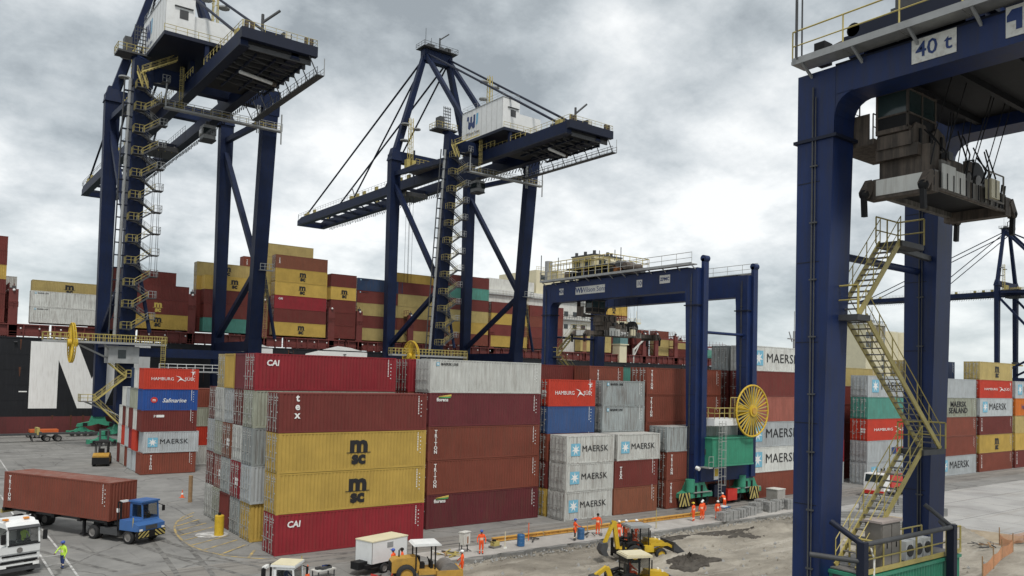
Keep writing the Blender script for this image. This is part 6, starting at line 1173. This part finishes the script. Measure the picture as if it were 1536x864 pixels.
person(22.5, -6.1, -.3, 'worker in orange jacket and dark trousers beside a blue barrel', 0, arms=((.3, .05, .35), (.2, .1, .2)), legs='boot', hat='helmet_blue', walk=.1)
person(25.9, -5.2, -2.3, 'worker in orange with one arm outstretched behind backhoe arm', 0, arms=((.35, .7, .55), (.1, .2, 0)), hat='hair')
person(38.3, -5.1, 1.8, 'worker in orange overalls, leftmost of group near paving bundles', 0, arms=A0, hat='helmet_yellow')
person(39.6, -5.0, .8, 'worker in orange overalls, second from left near the paving bundles', 0, arms=((.2, .1, .2), (.05, .15, 0)), hat='helmet_white')
person(40.35, -4.5, -2.6, 'worker in orange overalls partly hidden in group near paving bundles', 0, arms=A0, hat='helmet_white')
person(41.3, -5.5, -2.0, 'worker in orange overalls walking right of the group near paving bundles', 0, arms=A0, walk=.16, hat='helmet_white')
person(46.6, -2.2, 1.2, 'worker in orange bending at the red drive gear under gantry', 0, arms=((.3, .1, .1), (.3, .1, .1)), bend=.8, hat='helmet_white')
for i, (px, py, t) in enumerate([(26.4, -7.2, 'leftmost'), (27.1, -7.3, 'middle one'), (28.0, -7.6, 'rightmost')]): person(px, py, -2+i*.4, f'worker with pale helmet, {t} of three heads behind backhoe roof', -.3, arms=A0, hat='helmet_white')
person(-12.6, 4.2, -2.5, 'person in lime vest and navy trousers walking beside white truck', 0, arms=((.3, .1, .25), (.1, .2, .05)), cloth='lime_vis', legs='navy_cloth', hat='helmet_blue', walk=.08, group='worker in lime vest')
person(5.2, -8.6, 2.6, 'worker in orange standing behind the vibratory roller canopy', 0, arms=A0, hat='hair', walk=.05)
person(4.6, -8.5, 2.2, 'worker in orange beside white box trailer behind roller hood', 0, arms=A0, hat='helmet_blue')
def driver(o, x, y, z, label, **k):      # seated in a cab: x, y, z of the seat in the vehicle's own axes
    s = o.scale[0]; c, n = cos(o.rotation_euler[2]), sin(o.rotation_euler[2]); p = (o.location[0]+s*(x*c-y*n), o.location[1]+s*(x*n+y*c))
    d = person(p[0], p[1], o.rotation_euler[2], label, o.location[2]+s*z-.86, arms=((.32, .0, .28), (.32, .0, .28)), sit=True, group='drivers seated in cabs', **k); d.scale = (.93, .93, .93); d.location[2] = o.location[2]+s*z-.8
T_ = {o['label']: o for o in bpy.data.objects if o.parent is None and 'label' in o}
driver(T_['blue terminal tractor with striped bumper pulling a reddish container'], -.32, .45, 1.95, 'driver seated inside the blue terminal tractor cab', cloth='navy_cloth', hat=None)
driver(T_['white truck cab with black grille bars cropped at left photo edge'], -.62, .6, 2.05, 'driver in lime vest inside the white truck cab', cloth='lime_vis', hat=None)
driver(T_['yellow backhoe loader working on the dirt with raised digging arm'], -.5, 0, 1.6, 'driver in orange seated inside backhoe with grey roof', hat=None)
driver(T_['backhoe loader with cream roof cropped at bottom photo edge'], -.5, 0, 1.6, 'driver in orange seated inside backhoe with cream roof', hat=None)
driver(T_['white terminal tractor with cream roof cropped at bottom photo edge'], -.32, .45, 1.95, 'driver seated inside the cropped white terminal tractor', cloth='navy_cloth', hat=None)
# ------------------------------------------------------------------ site clutter
def barrel(x, y, lab):
    r = thing('barrel', lab, 'barrel', (x, y, 0), 0, 'blue plastic barrels'); b = MB(); n = 18
    prof = [(.27, 0), (.3, .05), (.3, .3), (.315, .32), (.3, .34), (.3, .6), (.315, .62), (.3, .64), (.3, .88), (.27, .93)]
    for (ra, za), (rb_, zb) in zip(prof, prof[1:]): b.tube((0, 0, za), (0, 0, zb), ra, 'drum_blue', n, rb_, caps=False)
    b.tube((0, 0, .9), (0, 0, .915), .27, 'drum_blue', n); b.obj('shell', r); b = MB(); b.tube((.14, 0, .915), (.14, 0, .95), .05, 'black_steel', 8); b.obj('cap', r)
barrel(17.45, -5.5, 'blue barrel standing left beside the short orange pole'); barrel(23.35, -5.9, 'blue barrel standing behind the worker in dark trousers')
def ebox(x, y, rz):
    r = thing('electric_box', 'white electric box on legs near the edge of concrete strip', 'electric box', (x, y, 0), rz); b = MB(); b.box((-.4, -.22, .62), (.4, .22, 1.5), 'dirty_white'); b.box((-.44, -.27, 1.5), (.44, .27, 1.55), 'dirty_white'); b.box((.02, -.245, .7), (.14, -.22, 1.2), 'rust_plate'); b.obj('cabinet', r)
    b = MB(); b.box((-.36, -.235, .68), (-.02, -.22, 1.42), 'dirty_white'); b.obj('door', r)
    for px in (-.36, .36): b = MB(); b.box((px-.03, -.03, 0), (px+.03, .03, .62), 'dark_grey'); b.obj('leg', r)
    b = MB(); b.path([(-.5, .1, .8), (-.6, .05, .3), (-.55, -.2, .02), (-1.0, -.3, .02)], .03, 'cable_black', 5); b.path([(.2, 0, .62), (.3, -.1, .2), (.6, -.2, .02)], .03, 'cable_black', 5); b.obj('cable', r)

ebox(12.45, -5.1, .35)
# orange beams lying along the runway
for i, (x0, x1) in enumerate([(16.4, 21.6), (21.7, 27.4), (27.5, 33.4), (33.5, 41.6)]):
    b = MB(); y0 = -3.15-.05*(i % 2)
    b.box((x0, y0-.17, .02), (x1, y0+.17, .07), 'orange_beam'); b.box((x0, y0-.05, .07), (x1, y0+.05, .28), 'orange_beam'); b.box((x0, y0-.17, .28), (x1, y0+.17, .33), 'orange_beam')
    for k in range(int(x1-x0)): b.box((x0+.5+k, y0-.15, .07), (x0+.53+k, y0+.15, .28), 'orange_beam')
    tag(b.obj('steel_beam'), ['orange steel beam, end piece beside the left blue barrel', 'orange steel beam behind the right blue barrel', 'orange steel beam behind the backhoe cab', 'long orange steel beam ending at the group of workers'][i], 'steel beam', 'orange beams lying along the runway edge')
def pole(x, y, h, m, lab, base='concrete', lean=0):
    r = thing('marker_pole', lab, 'pole', (x, y, 0)); b = MB(); b.tube((0, 0, 0), (lean, 0, h), .035, m, 7); b.obj('rod', r); b = MB(); b.tube((0, 0, 0), (0, 0, .1), .18, base, 10, .14); b.obj('foot', r)
pole(15.95, -5.45, 1.25, 'cream_paint', 'pale thin pole on white foot beside the yellow compactor', 'dirty_white'); pole(19.0, -4.5, 1.5, 'orange_plastic', 'short orange pole beside the left blue barrel'); pole(32.2, -6.0, 1.7, 'yellow_rail', 'thin yellow pole behind the backhoe hood'); pole(-.75, -6.3, 1.5, 'yellow_rail', 'yellow pole right of the white tractor cab'); pole(24.9, -5.0, 1.2, 'galvanised', 'thin grey pole beside the worker with outstretched arm')
def compactor(x, y, rz, lab, m):
    r = thing('plate_compactor', lab, 'compactor', (x, y, 0), rz); b = MB(); b.prism([(-.45, .1), (-.38, .02), (.38, .02), (.5, .14), (.45, .16), (-.42, .16)], 'y', -.28, .28, 'worn_steel'); b.obj('base_plate', r)
    b = MB(); b.box((-.3, -.22, .16), (.3, .22, .5), m); b.tube((-.1, 0, .5), (-.1, 0, .62), .16, 'black_steel', 10); b.obj('engine', r); b = MB(); b.path([(-.3, -.18, .4), (-1.0, -.18, .75), (-1.0, .18, .75), (-.3, .18, .4)], .025, 'black_steel', 5); b.obj('handle', r)
compactor(15.4, -4.9, .2, 'yellow plate compactor lying beside the pale thin pole', 'yellow_rail')
def debris(x, y, lab, n, sd, ms=('timber', 'yellow_rail', 'dirty_white', 'cable_black'), R=.8):
    rn = random.Random(sd); r = thing('debris_pile', lab, 'debris', (x, y, 0))
    for i in range(n):
        b = MB(); a = rn.uniform(0, pi); d = V((cos(a), sin(a), rn.uniform(-.1, .25)))*rn.uniform(.2, .5); c = V((rn.gauss(0, R*.5), rn.gauss(0, R*.4), .08+.03*i/n+abs(d.z)))
        b.beam(c-d, c+d, rn.uniform(.04, .16), rn.uniform(.03, .1), rn.choice(ms)); b.obj('scrap_piece', r)
for (x, y, rz, lab) in ((25.75, -5.75, .4, 'long handled shovel held out by the worker behind the backhoe arm'), (41.6, -5.9, 1.2, 'long handled shovel leaning by the walking worker near bundles')):
    r = thing('shovel', lab, 'shovel', (x, y, 0), rz); b = MB(); b.tube((0, 0, .2), (.25, 0, 1.35), .018, 'timber', 6); b.obj('handle', r); b = MB(); b.prism([(-.08, .02), (.06, .02), (.1, .2), (.02, .28), (-.06, .22)], 'y', -.11, .11, 'worn_steel'); b.obj('blade', r)
debris(11.1, -5.2, 'pile of yellow and white scraps left of the electric box', 12, 1); debris(19.6, -4.1, 'dark scrap beside the end of left orange beam', 5, 2, ('black_steel', 'dark_grey'), .5); debris(24.6, -5.4, 'dark tools on concrete behind the right blue barrel', 5, 3, ('black_steel', 'cable_black', 'grey_paint'), .5); debris(3.6, -8.5, 'scrap lying under the white box trailer drawbar', 6, 4, ('timber', 'logo_red', 'dark_grey'), .6); debris(51.2, -25.4, 'dark tangle of branches on dirt near the orange mesh fence', 14, 5, ('black_steel', 'timber', 'dark_grey'), 1.3)
def cone(x, y, lab, s=1.0, m='orange_plastic'):
    r = thing('traffic_cone', lab, 'cone', (x, y, 0), .3, 'traffic cones'); r.scale = (s, s, s); b = MB(); b.box((-.19, -.19, 0), (.19, .19, .04), m); b.tube((0, 0, .04), (0, 0, .3), .15, m, 14, .09, False); b.tube((0, 0, .3), (0, 0, .45), .09, 'letter_white', 14, .06, False); b.tube((0, 0, .45), (0, 0, .72), .06, m, 14, .025); b.obj('shell', r)
cone(-.35, -6.35, 'orange cone right of the yellow pole at bottom photo edge', 1.25); cone(1.6, 30.2, 'faded orange cone beside a timber post left of door-end rows', 1.1)
def drum_post(x, y):
    r = thing('guard_post', 'thick yellow guard post on painted island before the container doors', 'bollard', (x, y, 0)); b = MB(); b.tube((0, 0, 0), (0, 0, 1.55), .36, 'yellow_paint', 18); b.tube((0, 0, 1.55), (0, 0, 1.6), .36, 'yellow_paint', 18, .3); b.obj('post', r); b = MB(); b.box((-.1, -.05, 1.6), (.1, .05, 1.8), 'black_steel'); b.obj('lifting_eye', r)
drum_post(-.95, 9.8)
b = MB(); b.tube((-1.35, 10.3, .018), (-1.35, 10.3, .022), 1.25, 'paint_white_line', 26); struct(b.obj('painted_disc'))
b = MB(); b.tube((0, 0, 0), (0, 0, 2.6), .2, 'timber', 8); tag(link('timber_post', b.mesh('timber_post'), None, (1.5, 27, 0)), 'weathered timber post left of the container door-end rows', 'post')
def pallet(x, y):
    r = thing('tool_table', 'low white table of dark tools right of the traffic cone', 'table', (x, y, 0), .2); b = MB(); b.box((-.7, -.4, .45), (.7, .4, .52), 'dirty_white'); b.obj('table_top', r)
    for px in (-.6, .6):
        for py in (-.32, .32): b = MB(); b.box((px-.03, py-.03, 0), (px+.03, py+.03, .45), 'dark_grey'); b.obj('leg', r)
    rn = random.Random(6)
    for i in range(7): b = MB(); b.cbox((rn.uniform(-.5, .5), rn.uniform(-.25, .25), .6), (rn.uniform(.15, .4), rn.uniform(.1, .3), .16), rn.choice(('navy_cloth', 'dark_grey', 'black_steel'))); b.obj('tool', r)
pallet(.75, -6.3)
# strapped bundles of kerb stones beside the gantry runway
rn = random.Random(21); sm = MB(); sm.box((0, 0, 0), (.98, .2, .2), 'concrete_block'); sm = sm.mesh('kerb_stone')
for i, (x, y, rz) in enumerate([(41.2, -6.3, .1), (42.7, -6.1, -.1), (44.3, -5.9, .15), (46.1, -5.5, 0), (43.3, -4.6, .2), (47.9, -5.0, .1), (49.8, -5.4, -.1), (51.5, -5.0, .1), (53.2, -5.2, 0), (50.3, -3.9, .2)]):
    r = thing('stone_bundle', ['grey kerb stone bundle nearest the walking worker', 'grey kerb stone bundle second from the walking worker', 'grey kerb stone bundle third from the walking worker', 'grey kerb stone bundle fourth from the walking worker', 'grey kerb stone bundle behind the first bundles with plastic sheet', 'grey kerb stone bundle under the right gantry wheels', 'tall grey kerb stone bundle left of near gantry leg', 'grey kerb stone bundle touching the near gantry leg view', 'grey kerb stone bundle mostly behind the near gantry leg', 'grey kerb stone bundle behind tall bundles by gantry leg'][i], 'stone bundle', (x, y, .012), rz, 'bundles of grey kerb stones')
    nz = 4 if i < 5 else 5
    for k in range(nz):
        for j in range(4): o = link('kerb_stone', sm, r, (-.6+rn.uniform(-.03, .03), -.45+j*.225, k*.205), rot=(0, 0, rn.uniform(-.03, .03))); o.scale = (1.25, 1, 1)
    for px in (-.3, .35): b = MB(); b.box((px, -.47, 0), (px+.03, -.455, nz*.205), 'black_steel'); b.box((px, -.47, nz*.205), (px+.03, .45, nz*.205+.01), 'black_steel'); b.obj('strap', r)
    if i == 4: b = MB(); b.box((-.6, -.46, .84), (.7, .46, .9), 'drum_blue'); b.box((-.5, -.3, .9), (.4, .3, .97), 'white_paint'); b.obj('plastic_sheet', r)
# big concrete block wall
bw = MB(); bw.prism([(-.02, 0), (1.52, 0), (1.55, .05), (1.55, .75), (1.5, .8), (0, .8), (-.05, .75), (-.05, .05)], 'y', 0, .8, 'concrete_block')
for k in (.22, .42, .62): bw.box((-.03, -.015, k), (1.53, 0, k+.02), 'dark_grey')
bw = bw.mesh('concrete_block'); row = 0; names = ['front lower row', 'front upper row', 'back lower row', 'back upper row']
for row, (x0, y0, z0, n, dx, dy) in enumerate([(49.0, -12.7, -.34, 7, 1.28, -1.06), (59.6, -9.6, .01, 5, .95, -1.38), (59.8, -9.9, .82, 4, .95, -1.38), (52.8, -9.6, -.3, 4, 1.3, -.9)]):
    for i in range(n):
        o = link('concrete_block', bw, None, (x0+dx*i, y0+dy*i, z0), rot=(0, 0, math.atan2(dy, dx)+rn.uniform(-.03, .03))); p = ['first', 'second', 'third', 'fourth', 'fifth', 'sixth', 'seventh'][i]
        tag(o, f"grey concrete block, {p} from left in {['nearest low row', 'lower course of far wall', 'upper course of far wall', 'short row behind near row'][row]} beyond gantry stairs", 'concrete block', 'big concrete blocks beyond the gantry stairs')
b = MB(); b.prism([(0, 0), (1.6, 0), (1.6, 1.25), (0, 1.25)], 'y', 0, 1.4, 'concrete'); b.box((-.05, -.05, 1.25), (1.65, 1.45, 1.32), 'dirty_white'); tag(link('concrete_pit', b.mesh('concrete_pit'), None, (56.6, -1.6, 0), rot=(0, 0, .05)), 'pale concrete box with white lid left of near gantry leg', 'concrete box')
# orange mesh fence
FP = [(40.2, -29.6), (44.5, -28.6), (48.5, -27.6), (52.2, -27.0), (54.2, -25.2), (58.5, -25.9)]
r = thing('mesh_fence', 'sagging orange mesh fence on wooden stakes at lower right', 'fence', (FP[0][0], FP[0][1], -.3))
o0 = V((FP[0][0], FP[0][1], -.3)); rn = random.Random(31)
for (xa, ya), (xb, yb) in zip(FP, FP[1:]):
    b = MB(); a, c = V((xa, ya, -.25))-o0, V((xb, yb, -.25))-o0; n = 26
    for i in range(n+1):
        t = i/n; p = a.lerp(c, t); sag = .18*sin(pi*t); b.tube(p, p+V((0, 0, 1.0-sag)), .014, 'orange_mesh', 4, caps=False)
    for k in range(9):
        pts = [a.lerp(c, i/8)+V((0, 0, (k+.3)/9*(1.0-.18*sin(pi*i/8)))) for i in range(9)]; b.path(pts, .016, 'orange_mesh', 4)
    struct(b.obj('mesh_net', r), 'stuff')

for xa, ya in FP: b = MB(); p = V((xa, ya, -.4))-o0; b.tube(p, p+V((rn.uniform(-.05, .05), 0, 1.7)), .045, 'timber', 6); b.obj('stake', r)
# dark soil crumbs and broken edge along the cut
rn = random.Random(77); b = MB()
for i in range(900):
    x = rn.uniform(8, 55); y = -7.15-abs(rn.gauss(0, .35)); s = rn.uniform(.03, .16); z = -.3+rn.uniform(0, .18)
    a = rn.uniform(0, 6); q = [(x+s*cos(a+k*2.1), y+s*sin(a+k*2.1)*.8, z-.03) for k in range(3)]+[(x+rn.uniform(-.3, .3)*s, y, z+s*rn.uniform(.5, 1))]
    b.add(q, [(0, 2, 1), (0, 1, 3), (1, 2, 3), (2, 0, 3)], 'dirt' if rn.random() < .6 else 'concrete_block')
for i in range(3200):
    x = rn.uniform(10, 57); y = -8-abs(rn.gauss(0, 11)); s = rn.uniform(.02, .06)+.16*(rn.random() < .12); z = -.36+.05*noise2(x, y); a = rn.uniform(0, 6)
    q = [(x+s*cos(a+k*2.1), y+s*sin(a+k*2.1)*.8, z-.02) for k in range(3)]+[(x, y, z+s*rn.uniform(.6, 1.1))]; b.add(q, [(0, 2, 1), (0, 1, 3), (1, 2, 3), (2, 0, 3)], 'concrete_block' if rn.random() < .4 else 'dirt')
struct(b.obj('loose_rubble'), 'stuff')
